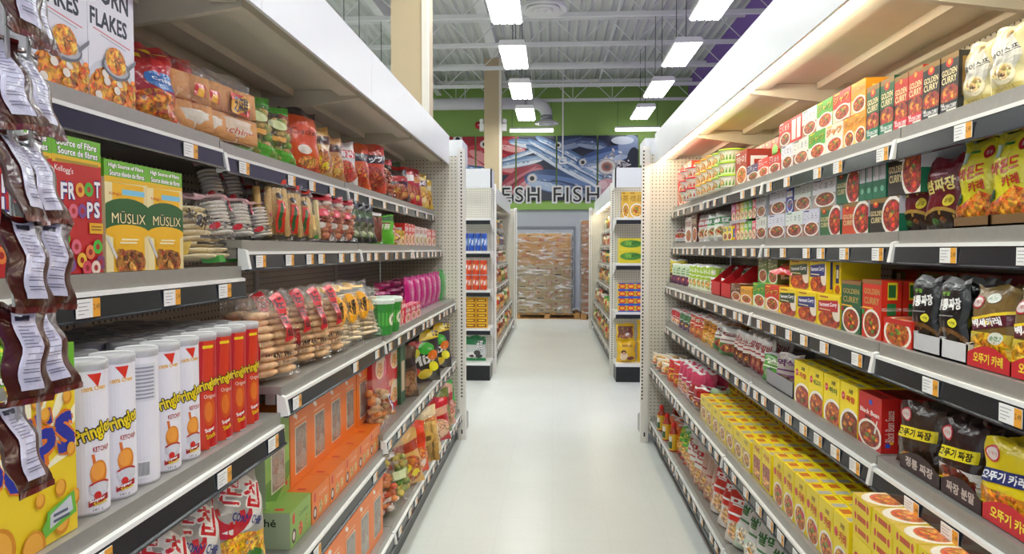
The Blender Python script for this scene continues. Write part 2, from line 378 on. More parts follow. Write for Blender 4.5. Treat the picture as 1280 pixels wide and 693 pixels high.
def shelf_part(bay, s, X, zl, y0, y1, ntag, rnd, back=BX, kick=False):
    """deck, grey front upstand, white lip, dark rail; s=-1 left, +1 right; X front edge"""
    sh = MB().box(s*(X+.012), s*back, y0+.003, y1-.003, zl+.012, zl+.035).box(s*X, s*(X+.012), y0+.003, y1-.003, zl-.03, zl+.035)
    sh.box(s*(X+.02), s*(X+.05), y0+.01, y1-.01, zl-.02, zl+.012)
    o = sh.build('shelf', SHELF, bay)
    lp = MB().box(s*(X-.012), s*(X+.004), y0+.004, y1-.004, zl-.008, zl+.001).build('shelf_lip', LIP, o)
    r = MB().prism([(s*(X-.010), zl-.008), (s*(X-.014), zl-.05), (s*(X-.020), zl-.052), (s*(X-.020), zl-.056), (s*(X-.006), zl-.056), (s*(X-.002), zl-.008)], 'y', y0+.004, y1-.004).build('price_rail', RAIL, o)
    e = MB().prism([(s*(X-.022), zl-.05), (s*(X-.012), zl+.004), (s*(X+.012), zl+.012), (s*(X+.012), zl-.055)], 'y', y0+.001, y0+.018).build('rail_end_cap', WHITE, o)
    for k in range(ntag):
        t = bpy.data.objects.new('price_tag', TAGM); COL.objects.link(t); t.parent = o
        yy = y0+(k+.5+rnd.uniform(-.3, .3))*(y1-y0)/ntag
        t.location = (s*(X-.0155), min(y1-.05, max(y0+.05, yy)), zl-.047); t.rotation_euler = (0, 0, -s*pi/2)
        t.rotation_euler[1] = 0
    if kick: MB().box(s*(X+.03), s*(X+.05), y0, y1, 0, zl-.03).build('kick_plate', BLACK, o)
    return o
LEV = {1: ((.945, 1.847, 5), (.945, 1.565, 6), (.90, 1.258, 6), (.90, .943, 8), (.785, .607, 8), (.788, .173, 7))}
def left_levels(b):
    if b == 3: return ((.96, 1.837, 2), (.90, 1.467, 4), (.79, 1.04, 4), (.79, .60, 3), (.75, .215, 3))
    return ((.96, 1.828, 4), (.90, 1.543, 6), (.79, 1.115, 6 if b < 2 else 3), (.79, .58 if b == 2 else .645, 7 if b < 2 else 2), (.75, .215, 6 if b < 2 else 0))
SIDE = {-1: 'left', 1: 'right'}; ORD = 'first second third fourth fifth sixth seventh eighth ninth tenth eleventh twelfth thirteenth fourteenth fifteenth sixteenth seventeenth eighteenth nineteenth twentieth'.split()
def canopy(bay, s, FX, y0, y1, lit):
    c = MB().box(s*(FX+.01), s*BX, y0, y1, 2.285, 2.305)
    for a, b in ((.07, .15), (.36, .44)): c.box(s*(FX+a), s*(FX+b), y0+.006, y1-.006, 2.255, 2.285)
    c.box(s*(BX-.05), s*BX, y0, y1, 2.24, 2.285)
    o = c.build('canopy', CANO, bay)
    MB().box(s*FX, s*(FX+.012), y0+.0015, y1-.0015, 2.232, 2.458).build('fascia', FASC, o)
    for yy in (y0+.014,):
        MB().prism([(s*BX, 2.10), (s*BX, 2.283), (s*(FX+.06), 2.283), (s*(FX+.06), 2.245), (s*(FX+.28), 2.215), (s*(BX-.09), 2.185), (s*(BX-.05), 2.10)], 'y', yy-.012, yy+.012).build('bracket', CANO, o)
    if lit:
        h = MB().box(s*(FX+.03), s*(FX+.075), y0+.02, y1-.02, 2.262, 2.285).build('lamp_holder', WHITE, o)
        MB().tube((s*(FX+.052), y0+.04, 2.247), (s*(FX+.052), y1-.04, 2.247), .014, 10).build('light_tube', TUBE, o)
BAYL = {(-1, 3): 'left shelving bay nearest the camera, holding cereal boxes and chip cans', (-1, 2): 'left shelving bay with the stacked orange window boxes',
        (-1, 1): 'left shelving bay with magenta packs, second from far end', (-1, 0): 'last left shelving bay, ending at the pegboard end panel',
        (1, 3): 'right shelving bay nearest the camera, holding large curry pouches', (1, 2): 'right shelving bay with the tall standing yellow boxes',
        (1, 1): 'right shelving bay with clustered sachets, second from far end', (1, 0): 'last right shelving bay under warm tube light, at end panel'}
for s in (-1, 1):
    for b in range(4):
        y1, y0 = JY[b], JY[b+1]; rnd = random.Random(100*s+b)
        bay = tag(empty('shelving_bay', (0, 0, 0)), BAYL[(s, b)], 'shelving', 'shelving bays along the aisle')
        MB().box(s*BX, s*(BX+.02), y0, y1, 0, 2.34).build('back_panel', PEG, bay)
        up = MB().box(s*(BX-.012), s*(BX-.001), y0+.002, y0+.05, 0, 2.34, 'e4e2dc').build('upright', INK, bay)
        for k, (X, zl, nt) in enumerate(LEV[1] if s > 0 else left_levels(b)):
            nt = nt if s < 0 or b < 3 else max(2, nt//2)
            shelf_part(bay, s, X, zl, y0, y1, nt, rnd, kick=zl < .3)
        canopy(bay, s, .83 if s < 0 else .80, y0, y1, s > 0)
for s in (-1, 1):                                               # pegboard end panels that close the two runs
    e = tag(empty('pegboard_divider'), 'tall white pegboard panel closing the %s shelving run' % SIDE[s], 'panel')
    MB().box(s*.766, s*1.398, 5.585, 5.605, .08, 2.30).build('pegboard', PEG, e)
    m = MB().box(s*.705, s*.765, 5.5815, 5.64, 0, 2.36, 'ece9e2'); slots(m, s*.715 if s > 0 else s*.735, 5.581, .35, 2.32); slots(m, s*.735, 5.581, .05, .09, .012, .035, .2)
    m.build('slotted_upright', INK, e)
# end caps behind the panels: seen only as a narrow edge
for s in (-1, 1):
    e = tag(empty('end_cap_unit'), 'narrow end cap unit fixed behind the %s pegboard end panel' % SIDE[s], 'shelving')
    MB().box(s*.766, s*1.45, 5.645, 5.66, .1, 2.3).build('back_panel', PEG, e)
    MB().prism([(5.64, 0), (6.02, 0), (6.02, .13), (5.66, .25)], 'x', s*.735, s*.75).build('base_side', SHELF, e)
    MB().box(s*.75, s*1.45, 5.98, 6.02, 0, .15).build('kick_plate', BLACK, e)
    MB().box(s*.735, s*1.45, 5.66, 6.0, 2.262, 2.44).build('header', FASC, e)
    for z in (.22, .62, 1.05, 1.48): MB().box(s*.75, s*1.45, 5.66, 5.92, z, z+.03).prism([(5.66, z-.05), (5.90, z), (5.90, z+.03), (5.66, z+.06)], 'x', s*.742, s*.75).build('shelf', WHITE, e)
    m = MB(); m.box(s*.734, s*.736, 5.78, 5.90, 2.262, 2.35, 'e8e8e4').box(s*.733, s*.735, 5.80, 5.85, 2.275, 2.315, '2f8a4a').build('shelf_sign', INK, e)
FARL = ((.95, 1.88), (.92, 1.60), (.88, 1.29), (.86, .96), (.80, .55), (.76, .2))
ECL = {-1: (1.92, 1.53, 1.07, .618), 1: (1.92, 1.39, .82)}
LEFTZ = {b: [a[1]+.036 for a in left_levels(b)] for b in range(4)}
# ------------------------------------------------------------------ ceiling lamps, ducts, back of the store
def lamp_body():
    h = MB().prism([(-.20, .0), (-.17, .07), (.17, .07), (.20, .0), (.195, -.012), (-.195, -.012)], 'y', -.61, .61)
    l = MB()
    for k in range(4):
        a = -.186+k*.093; l.prism([(a+.004, -.012), (a+.089, -.012), (a+.075, -.03), (a+.018, -.03)], 'y', -.6, .6)
    return h.mesh('housing', WHITE), l.mesh('lens', LENS)
LB = lamp_body(); nm = {}
for ri, (x, rn) in enumerate(((-3.03, 'far left'), (-.58, 'left'), (1.87, 'right'))):
    for k in range(9):
        y = 14.88-2.2*k; t = empty('ceiling_lamp', (x, y, 4.42))
        if ri and k < 4: lab = 'hanging fluorescent lamp, %s in the %s row counted from the back wall' % (ORD[k], rn)
        else: lab = 'hanging white fluorescent lamp out of view over the aisles'
        tag(t, lab, 'lamp', 'hanging fluorescent lamps')
        for nme, me in zip(('housing', 'lens'), LB):
            o = bpy.data.objects.new(nme, me); COL.objects.link(o); o.parent = t
        for yy in (-.4, .4): MB().tube((0, yy, .07), (0, yy, 1.42), .006, 5).build('cable', WIRE, t)
for x, n in ((-.55, 'left'), (2.14, 'right')):
    t = tag(empty('strip_light', (x, 18.0, 4.60)), 'bright horizontal strip light hung over the fish panels, %s one' % n, 'lamp', 'strip lights above the fish panels')
    MB().box(-.56, .56, -.05, .05, .03, .07).build('housing', WHITE, t)
    MB().prism([(-.045, .03), (.045, .03), (.03, -.035), (-.03, -.035)], 'x', -.555, .555).build('lens', LINEL, t)
    for xx in (-.5, .5): MB().tube((xx, 0, .07), (xx, 0, .735), .005, 5).build('cable', WIRE, t)
def diffuser(t, z, r):
    MB().lathe([(r*.28, z+.30), (r*.42, z+.30), (r*.42, z+.10)], 24).build('collar', GALV, t, True)
    m = MB()
    for a, b, dz in ((.42, 1, 0), (.30, .62, -.02), (.1, .36, -.03)): m.lathe([(r*a, z+.10+dz), (r*b*.97, z+.02+dz), (r*b, z+dz), (r*b*.9, z-.012+dz), (r*a, z+.06+dz)], 28)
    m.lathe([(0, z-.02), (r*.12, z-.02), (r*.12, z+.1)], 16).build('cone_rings', DUCT, t, True)
t = tag(empty('air_duct', (0, 17.5, 0)), 'long white round air duct with down-turned elbow and diffuser by the green wall', 'duct')
m = MB().tube((LX+.002, 0, 5.19), (-.48, 0, 5.19), .145, 20)
for xx in (-6, -3.9, -2.2, -.7): m.tube((xx, 0, 5.3), (xx, 0, 5.945), .012, 6)
i0 = len(m.v); NE = 12
for k in range(NE+1):
    a = pi/2*k/NE; cx_, cz_ = -.48+.32*sin(a), 4.87+.32*cos(a)
    for j in range(20): t_ = 2*pi*j/20; m.v.append((cx_+.145*cos(t_)*sin(a), .145*sin(t_), cz_+.145*cos(t_)*cos(a)))
for k in range(NE):
    for j in range(20): m.f.append((i0+k*20+j, i0+k*20+(j+1) % 20, i0+k*20+20+(j+1) % 20, i0+k*20+20+j)); m.c.append('fff'); m.m.append(0)
m.build('pipe', DUCT, t, True); d = MB().tube((-.16, 0, 4.88), (-.16, 0, 4.78), .147, 20).build('collar', GALV, t, True)
m = MB()
for a, b, dz in ((.14, .31, 0), (.1, .2, -.02)): m.lathe([(a, 4.78+dz), (b*.95, 4.70+dz), (b, 4.68+dz), (b*.9, 4.67+dz), (a, 4.72+dz)], 28, cx=-.16)
m.lathe([(0, 4.67), (.07, 4.67), (.07, 4.74)], 14, cx=-.16).build('diffuser', DUCT, t, True)
t = tag(empty('air_diffuser', (-.13, 9.0, 0)), 'round white ceiling air diffuser on a silver neck beside the lamps', 'vent')
MB().tube((0, 0, 4.72), (0, 0, 5.9), .14, 20).build('neck', GALV, t, True)
m = MB()
for a, b, dz in ((.14, .31, 0), (.1, .22, -.015), (.05, .13, -.025)): m.lathe([(a, 4.72+dz), (b*.93, 4.64+dz), (b, 4.60+dz), (b*.93, 4.585+dz), (a, 4.66+dz)], 32)
m.lathe([(0, 4.57), (.05, 4.575), (.05, 4.64)], 14).build('cone_rings', DUCT, t, True)
t = tag(empty('hanging_rod', (.235, 17.0, 0)), 'thin white rod hanging from the roof with a small bracket at its end', 'rod')
MB().tube((0, 0, 3.75), (0, 0, 5.965), .016, 8).build('rod', WHITE, t)
MB().box(-.09, .09, -.03, .03, 3.62, 3.65).box(-.09, -.06, -.03, .03, 3.65, 3.78).box(.06, .09, -.03, .03, 3.65, 3.78).box(-.09, .09, -.03, .03, 3.75, 3.78).build('bracket', WHITE, t)
t = tag(empty('fire_bell', (-1.965, BY-.03, 4.83)), 'red round fire alarm bell on the green wall left of brown column', 'bell')
b = MB().lathe([(.0, .075), (.04, .07), (.08, .045), (.10, .0), (.10, -.01), (0, -.01)], 20).build('gong', mat('red_bell', 'c01420', .3)[0], t, True); b.rotation_euler = (pi/2, 0, 0)
b = MB().lathe([(.0, .10), (.018, .095), (.018, .07)], 10).build('centre_screw', GALV, t); b.rotation_euler = (pi/2, 0, 0)
for sx, n in ((-1, 'left'), (1, 'right')):
    t = tag(empty('emergency_light', (-1.36+sx*.255, 15.9, 4.30)), 'white twin-head emergency light on %s side of the brown column' % n, 'lamp', 'emergency lights on the column')
    MB().box(-.05, .05, -.06, .06, -.06, .10).build('battery_case', WHITE, t)
    for yy in (-.035, .05): MB().lathe([(.02, .10), (.045, .12), (.055, .19), (.03, .21), (0, .21)], 12, cy=yy).build('lamp_head', WHITE, t)
# fish photograph panels on the back wall (one picture over five boards)
def Em(px, py, lx, ly, rot, c): return ('E', (px-543)/253, (251-py)/82, lx*5.345/253, ly*5.345/253, rot, c)
rn = random.Random(5)
def fish(x, y, l, t, r, back, mid, belly, eye=0):
    ca, sa = cos(math.radians(r)), sin(math.radians(r)); n = (-sa, -ca)   # offset towards the belly, in picture px (y down)
    o = [Em(x, y, l, t, r, back), Em(x+sa*t*.25, y+ca*t*.25, l*.97, t*.72, r, mid), Em(x+sa*t*.45, y+ca*t*.45, l*.9, t*.42, r, belly), Em(x-sa*t*.35, y-ca*t*.35, l*.8, t*.10, r, mid), Em(x+sa*t*.1, y+ca*t*.1, l*.85, t*.05, r, back)]
    for _ in range(int(l/3)):
        u = rn.uniform(-.8, .8)*l; v = rn.uniform(-.6, .8)*t; o.append(Em(x+ca*u+sa*v*.8, y-sa*u+ca*v*.8, rn.uniform(1, l*.08), rn.uniform(.25, .7), r+rn.uniform(-8, 8), rn.choice([belly, 'f4f8fc', back, mid])))
    if eye:
        ex, ey = x-ca*l*.78*eye, y+sa*l*.78*eye; o += [Em(ex, ey, t*.36+1, t*.34+1, 0, 'c8ccd0'), Em(ex, ey, t*.26+.7, t*.25+.7, 0, 'e8e4dc'), Em(ex, ey, t*.16+.6, t*.16+.6, 0, '101218')]
    return o
fo = [('r', 0, 0, 1, 1, '1e2740'), ('r', 0, .4, .41, 1, 'a82430')]
fo += fish(575, 190, 46, 18, -14, 'b02430', 'd84a54', 'f0a0a0')+fish(618, 194, 36, 17, -24, 'a81e2c', 'cc3844', 'ec9898')+fish(640, 180, 18, 10, -10, 'c03038', 'e06c70', 'f4b4b0')
for x, y in ((571, 172), (605, 179)): fo += [Em(x, y, 6, 5, 0, 'e8dcd4'), Em(x, y, 4, 3.6, 0, 'f4f0ec'), Em(x, y, 2.8, 2.6, 0, '101014')]
fo += fish(590, 210, 34, 4, -6, '3c5c94', '7fa6d4', 'c8dcf0')+fish(652, 224, 30, 14, 30, 'a83848', 'd07880', 'f0c4c4')+fish(646, 232, 26, 6, 38, '8c2438', 'c04858', 'e8a8ac')
fo += fish(668, 181, 34, 6, -10, '6c8cb4', 'a8c0da', 'e8f0f6')+fish(650, 202, 30, 6, 10, '7494bc', 'b0c8e0', 'eef4fa')+fish(652, 192, 30, 3, 16, '8ca8c8', 'c4d8ea', 'f4f8fc')
fo += fish(700, 228, 46, 15, -8, '34507e', '6484b8', 'b8cce4', 1)+fish(725, 240, 40, 6, -20, '2c4068', '5c78a8', 'a4b8d4')
for i, (x, y, l, t) in enumerate(((744, 214, 40, 7), (728, 212, 50, 6.5), (716, 206, 54, 6.5), (700, 206, 50, 6), (712, 194, 50, 6), (694, 192, 40, 5), (740, 228, 36, 5))): fo += fish(x, y, l, t, -30+i % 3, '50709c', '90aed0', 'e6eef6', 0)
fo += fish(712, 178, 20, 9, 12, '2c3a58', '50648c', '8c9cb8', 1)+fish(738, 180, 20, 7, -8, '3c4c70', '60749c', 'a0b0c8')+fish(756, 196, 38, 11, 14, '38548c', '6484bc', 'b0c4e0', 1)+fish(750, 206, 22, 5, 4, '6c84b0', 'a8bcd8', 'e0e8f0')
fo += [Em(784, 182, 14, 12, 30, '8494b4'), Em(790, 205, 9, 20, 0, '1c2436'), Em(776, 176, 14, 5, 0, 'c8d0de')]
for i in range(60): fo.append(Em(rn.gauss(770, 9), rn.gauss(206, 7), rn.uniform(1, 4), rn.uniform(.6, 2.2), rn.uniform(0, 180), rn.choice(['ece8e8', 'b8b0b4', 'f6f4f2', '7c8498', 'd4ccc8'])))
fo += [Em(757, 209, 12, 10, 0, 'a8a4a8'), Em(757, 209, 10.5, 9, 0, 'e0dad4'), Em(757, 209, 7, 6, 0, 'b87860'), Em(757, 209, 5, 4.4, 0, '8c4030'), Em(757, 209, 2.6, 2.4, 0, '2c1412'), Em(757, 236, 14, 12, 15, 'd8a0a4'), Em(752, 232, 6, 5, 15, 'ecc8c8'), Em(790, 240, 14, 12, 0, '1c2232')]
MW, MH = 5.345, 1.69; pm = [MB() for _ in range(5)]; pw = MW/5
for q, L, c in art(fo, MW, MH, 5, 0):
    k = min(4, int(sum(p[0] for p in q)/len(q)/pw))
    pm[k].face([(min(max(x, k*pw+.02), (k+1)*pw-.02)-k*pw, -.021-.00015*L, z) for x, z in q], c)
pl = ['red fish with a round white eye', 'red fish head beside the brown column', 'red and silver fish tails crossing', 'bundle of long silver blue fish', 'blue fish and one huge round eye']
for k in range(5):
    pm[k].box(.02, pw-.02, -.02, .0, 0, MH, '27304a')
    tag(pm[k].build('fish_photo_panel', INK, None, False, (-3.115+k*pw, BY-.004, 2.845)), 'photo panel on the green wall: '+pl[k], 'wall panel', 'fish photo panels')
def letter(ch, hgt, off, ext):
    c = bpy.data.curves.new('t', 'FONT'); c.body = ch; c.offset = off; c.extrude = ext; c.size = hgt/.729
    o = bpy.data.objects.new('t', c); COL.objects.link(o); bpy.context.view_layer.update()
    me = bpy.data.meshes.new_from_object(o.evaluated_get(bpy.context.evaluated_depsgraph_get())); bpy.data.objects.remove(o)
    xs = [v.co.x for v in me.vertices]; cx = (max(xs)+min(xs))/2
    for v in me.vertices: v.co.x -= cx
    return me
t = tag(empty('fish_counter_sign', (0, BY-.115, 2.781)), 'black FRESH FISH lettering with white edges standing on the lime ledge', 'sign')
LK = mat('black_letter', '141416', .4)[0]
for ch, px in zip('FRESHFISH', (600, 616, 632.5, 648.8, 666.8, 696.5, 709, 721.3, 740.8)):
    X = (px-691)/871*18.28*1.0+.0
    for off, ext, m_, dy, par in ((.0, .02, LK, -.02, 'letter'), (.045, .012, LIP, 0, 'letter_outline')):
        me = letter(ch, .40, off, ext); me.materials.append(m_)
        o = bpy.data.objects.new(par, me); COL.objects.link(o); o.rotation_euler = (pi/2, 0, 0)
        if par == 'letter': o.parent = t; o.location = (X, dy, .02); last = o
        else: o.parent = last; o.rotation_euler = (0, 0, 0); o.location = (0, 0, -.02)
# pallets of wrapped cartons
def carton_proto(w, d, h, bg, rd, kind):
    f = [('r', 0, .485, 1, .515, '8d7a58')]
    if kind: f += [('r', .20, .55, .66, .60, rd), ('t', '오뚜기', .42, .68, .40, .15, rd, {'b': .05}), ('r', .12, .18, .30, .24, rd), ('r', .52, .84, .72, .9, '4a3a28')]
    else: f += [('e', .16, .74, .08, .1, rd), ('r', .62, .28, .92, .72, rd), ('r', .66, .34, .88, .66, 'dcc8a0'), ('t', '라면', .77, .5, .16, .24, rd), ('r', .08, .16, .46, .26, '3c3428')]
    return carton_mb(w, d, h, bg, f, [('r', 0, .49, 1, .51, '9a8560')], [('r', .49, 0, .51, 1, 'cbb78c')]).mesh('carton', INK)
def pallet(x0, x1, y0, y1, lab):
    m = MB()
    for k in range(6): a = x0+(x1-x0-.1)*k/5; m.box(a, a+.1, y0, y1, .118, .14)
    for yy in (y0, (y0+y1)/2-.04, y1-.1): m.box(x0, x1, yy, yy+.09, .098, .118); m.box(x0, x1, yy, yy+.09, 0, .02); [m.box(xx, xx+.12, yy, yy+.09, .02, .098) for xx in (x0, (x0+x1)/2-.06, x1-.12)]
    tag(m.build('wooden_pallet', WOOD), lab, 'pallet', 'wooden pallets by the back wall')
P0 = -.795
pallet(P0-.05, .60, 15.5, 16.4, 'wooden pallet under the wide wrapped carton stack')
ORG = carton_proto(.392, .42, .35, 'c8964e', 'b83a2c', 1); BRN = carton_proto(.392, .42, .262, 'c0a878', 'a85040', 0); RI = ['bottom', 'second', 'third', 'fourth', 'fifth', 'top']; CI = ['left', 'middle', 'right']
z = .14
for r in range(6):
    me, hh = (BRN, .265) if r < 4 else (ORG, .353)
    for c in range(3):
        for kk in range(2):
            if kk and c < 2: continue
            o = bpy.data.objects.new('carton', me); COL.objects.link(o); o.location = (P0+.21+c*.396+rn.uniform(-.004, .004), 15.53+kk*.43+rn.uniform(0, .01), z)
            tag(o, '%s carton in wrapped stack, %s column, %s row%s' % ('plain tan' if r < 4 else 'orange-brown', CI[c], RI[r], ', rear' if kk else ''), 'carton', 'cartons of the wide wrapped stack')
    z += hh
def wrap(x0, x1, y0, y1, z0, z1, lab):
    m = MB(); n = 26; q = random.Random(3)
    ring = [(x0+(x1-x0)*k/8, y0) for k in range(8)]+[(x1, y0+(y1-y0)*k/5) for k in range(5)]+[(x1-(x1-x0)*k/8, y1) for k in range(8)]+[(x0, y1-(y1-y0)*k/5) for k in range(5)]
    N = len(ring); cx, cy = (x0+x1)/2, (y0+y1)/2
    for j in range(n+1):
        for k, (x, y) in enumerate(ring):
            e = 1+.012*sin(3*k+1.7*j)+q.uniform(0, .02); m.v.append((cx+(x-cx)*e, cy+(y-cy)*e-.0, z0+(z1-z0)*j/n+.03*sin(k*.7+j)*(0 < j < n)))
    for j in range(n):
        for k in range(N): m.f.append((j*N+k, j*N+(k+1) % N, (j+1)*N+(k+1) % N, (j+1)*N+k)); m.c.append('fff'); m.m.append(0)
    tag(m.build('stretch_wrap', WRAP, None, True), lab, 'plastic wrap')
wrap(P0-.02, P0+1.23, 15.47, 16.42, .145, 1.93, 'clear stretch film wound around the wide carton stack')
pallet(.62, 1.5, 15.35, 16.2, 'wooden pallet under the tall narrow-looking carton stack on the right')
BR2 = carton_proto(.42, .4, .29, 'b07a44', 'a8402c', 1)
for r in range(7):
    for c in range(2):
        o = bpy.data.objects.new('carton', BR2); COL.objects.link(o); o.location = (.84+c*.43, 15.38, .14+r*.293)
        tag(o, 'brown carton in right wrapped stack, %s column, %s row from floor' % (('left', 'right')[c], ORD[r]), 'carton', 'cartons of the right wrapped stack')
wrap(.615, 1.50, 15.33, 15.82, .145, 2.2, 'clear stretch film wound around the right carton stack')
# second pair of shelving runs beyond the cross aisle
for s in (-1, 1):
    n = SIDE[s]
    for b in range(4):
        y0, y1 = 8.66+b*1.23, 8.66+(b+1)*1.23; rnd = random.Random(900+10*s+b)
        bay = tag(empty('far_shelving_bay'), '%s bay of the %s shelving run beyond the cross aisle' % (('nearest', 'second', 'third', 'farthest')[b], n), 'shelving', 'shelving bays beyond the cross aisle')
        MB().box(s*BX, s*(BX+.02), y0, y1, 0, 2.34).build('back_panel', PEG, bay)
        for X, zl in FARL: shelf_part(bay, s, X, zl, y0, y1, 3, rnd, kick=zl < .3)
        canopy(bay, s, .83 if s < 0 else .80, y0, y1, s > 0)
    for yy, lab in ((8.60, 'pegboard panel at the near end of the %s far run'), (13.6, 'pegboard panel at the far end of the %s far run')):
        e = tag(empty('pegboard_divider'), lab % n, 'panel'); MB().box(s*.762, s*1.398, yy+.012, yy+.03, .06, 2.34).build('pegboard', PEG, e)
        m = MB().box(s*.70, s*.76, yy, yy+.05, 0, 2.36, 'ece9e2'); slots(m, s*.73, yy-.001, .2, 2.3); m.build('slotted_upright', INK, e)
    e = tag(empty('end_cap_unit'), 'pegboard end cap shelves facing the camera on the %s far run' % n, 'shelving')
    MB().box(s*.755, s*2.0, 8.57, 8.59, 0, 2.34).build('back_panel', PEG, e)
    MB().prism([(s*.72, 2.275), (s*2.0, 2.275), (s*2.0, 2.50), (s*.72, 2.50)], 'y', 8.20, 8.215).box(s*.72, s*.735, 8.2, 8.57, 2.275, 2.50).build('header', FASC, e)
    for z in ECL[s]:
        o = MB().box(s*.735, s*2.0, 8.16, 8.57, z-.028, z).build('shelf', LIP, e)
        MB().box(s*.735, s*2.0, 8.15, 8.16, z-.075, z-.028).build('price_rail', RAIL, o)
        MB().prism([(8.57, z-.16), (8.18, z-.06), (8.16, z), (8.57, z)], 'x', s*.728, s*.735).build('bracket', WHITE, o)
    o = MB().box(s*.735, s*2.0, 8.14, 8.57, .18, .215).build('shelf', LIP, e); MB().box(s*.74, s*2.0, 8.15, 8.5, 0, .18).build('kick_plate', BLACK, o)
# ------------------------------------------------------------------ products: makers
def finish(mb, name, m): return mb.build(name, m)
def carton(name, w, d, h, bg, front=(), side=(), top=(), sidec=None, topc=None):
    return carton_mb(w, d, h, bg, front, side, top, sidec, topc).build(name, INK)
def pouch(name, w, h, t, bg, front=(), prof='stand', seed=0, edge=None): return bag_mb(w, h, t, bg, front, prof, seed, edge=edge).build(name, FOIL, None, True)
def can(name, r, h, bg, front, lidc='e8e4e0', rim='c9c9cc', lid=True):
    m = MB(); m.lathe([(0, .0), (r*.97, 0), (r, .004), (r, h-.008), (r*.97, h-.004), (0, h-.004)], 40, cols=[rim, rim, bg, rim, lidc])
    sp = 2.05*pi/2
    W = sp*r
    for q, L, c in art(front, W, h, 14, 1):
        m.face([((r+.0004+EPS*(L+1))*cos(-pi/2+(x/W-.5)*sp), (r+.0004+EPS*(L+1))*sin(-pi/2+(x/W-.5)*sp), z) for x, z in q], c)
    o = m.build(name, INK, None, False)
    if lid: MB().lathe([(r*1.03, h-.014), (r*1.04, h-.002), (r*1.0, h+.003), (r*.9, h), (0, h)], 24).build('lid', LIDM, o, True)
    return o
def tub(name, r, h, bg, front, lidc):
    m = MB(); m.lathe([(0, 0), (r*.78, 0), (r*.82, .004), (r, h*.86), (r*1.05, h*.88)], 20, c=bg)
    for q, L, c in art(front, 1, h*.8, 10, 2):
        m.face([((r*(.82+.18*z/(h*.86))+EPS*2*(L+1))*cos(-pi/2+(x-.5)*3), (r*(.82+.18*z/(h*.86))+EPS*2*(L+1))*sin(-pi/2+(x-.5)*3), z+.004) for x, z in q], c)
    o = m.build(name, INK, None, False)
    MB().lathe([(r*1.06, h*.86), (r*1.08, h*.95), (r*1.0, h), (0, h)], 20, lidc).build('lid', INK, o); return o
def contents(kind, w, h, t, c, seed):
    q = random.Random(seed); m = MB()
    if kind == 'discs':
        R = w*.21
        for col in (-1, 1):
            z = R*.5
            while z < h*.80:
                a = q.uniform(-.18, .18); m.ball(col*w*.19+q.uniform(-.006, .006), q.uniform(-.01, .01), z, R, t*.36, R*.30, c, 0, 10, 5); z += R*.46
    elif kind == 'chunks':
        for i in range(46):
            z = q.uniform(.08, .78)*h; e = sin(pi*z/h)**.5
            m.ball(q.uniform(-.4, .4)*w*.9, q.uniform(-.5, .35)*t*.6*e, z, q.uniform(.09, .15)*w, .16*t, q.uniform(.06, .1)*w, q.choice(c) if isinstance(c, tuple) else c, 0, 7, 4)
    elif kind == 'cakes':
        for col in (-.23, .23):
            for zz in (.05, .45): m.box(col*w-w*.2, col*w+w*.2, -t*.3, t*.3, h*zz, h*(zz+.36), c)
    elif kind == 'sticks':
        for i in range(7):
            x = (-.4+.8*i/6)*w; m.tube((x, q.uniform(-.15, .1)*t, h*.06), (x+q.uniform(-.01, .01), q.uniform(-.15, .1)*t, h*.84), w*.075, 8, c)
    elif kind == 'slices':
        for i in range(9):
            z = h*(.08+.085*i); m.ball(0, 0, z, w*.36, t*.4, h*.035, c, 0, 12, 5)
    return m
def clearbag(name, w, h, t, kind, c, front=(), seed=0, prof='pillow'):
    o = bag_mb(w, h, t, 'fff', front, prof, seed, film=True, nu=10, nv=14).build(name, [CLEAR, FOIL], None, True)
    contents(kind, w, h, t, c, seed).build('contents', FOOD, o, True); return o
# ------------------------------------------------------------------ placing
def ordn(i, n):
    return 'leftmost' if i == 0 else 'rightmost' if i == n-1 else ORD[i]+' from left' if i < n/2 else ORD[n-1-i]+' from right'
def lev(j, n): return 'bottom' if j == 0 else 'top' if j == n-1 else 'middle' if n == 3 else ORD[j]
LABELS = {}
class Once:
    def __init__(s, o): s.o = o; s.used = False
    def get(s):
        if not s.used: s.used = True; return s.o
        return copy_tree(s.o)
def setp(o, s, x, y, z, yaw=0, lean=0, roll=0):
    o.location = (x, y, z); o.rotation_mode = 'XYZ'
    o.rotation_euler = (lean, roll, s*(-pi/2+yaw))
SETB = .016
PR = random.Random(11)
def row(s, X, z, a, b, n, top, d, mk, desc, cat, grp=None, deep=1, high=1, setb=SETB, h=None, jit=.0025, gap=.96, dd=1.02, where=''):
    """n facings whose fronts span columns a..b of the shelf (left to right), deep rows back, high tiers up"""
    Xf = s*(X+setb); Ya, Yb = px2y(a, Xf, z), px2y(b, Xf, z); w = abs(Ya-Yb)/n
    if h is None: h = (py2z(top, a, Xf, Ya)-z)/high
    if mk == 'measure': return w, h, Ya, Yb
    P = Once(mk(w*gap, d, h)); tot = n*deep*high
    for k in range(deep):
        for j in range(high):
            for i in range(n):
                o = P.get(); y = Ya+(Yb-Ya)*(i+.5)/n
                setp(o, s, Xf+s*(k*d*dd+PR.uniform(0, jit)), y+PR.uniform(-jit, jit)*.4, z+j*h, PR.uniform(-.012, .012) if jit else 0)
                L = desc+(' '+where if where else '')
                q = ([ordn(i, n)] if n > 1 else [])+([lev(j, high)+' tier'] if high > 1 else [])+([('front row' if k == 0 else ORD[k]+' row back')] if deep > 1 else [])
                tag(o, ', '.join([L]+q), cat, grp if tot > 1 else None)
    return P
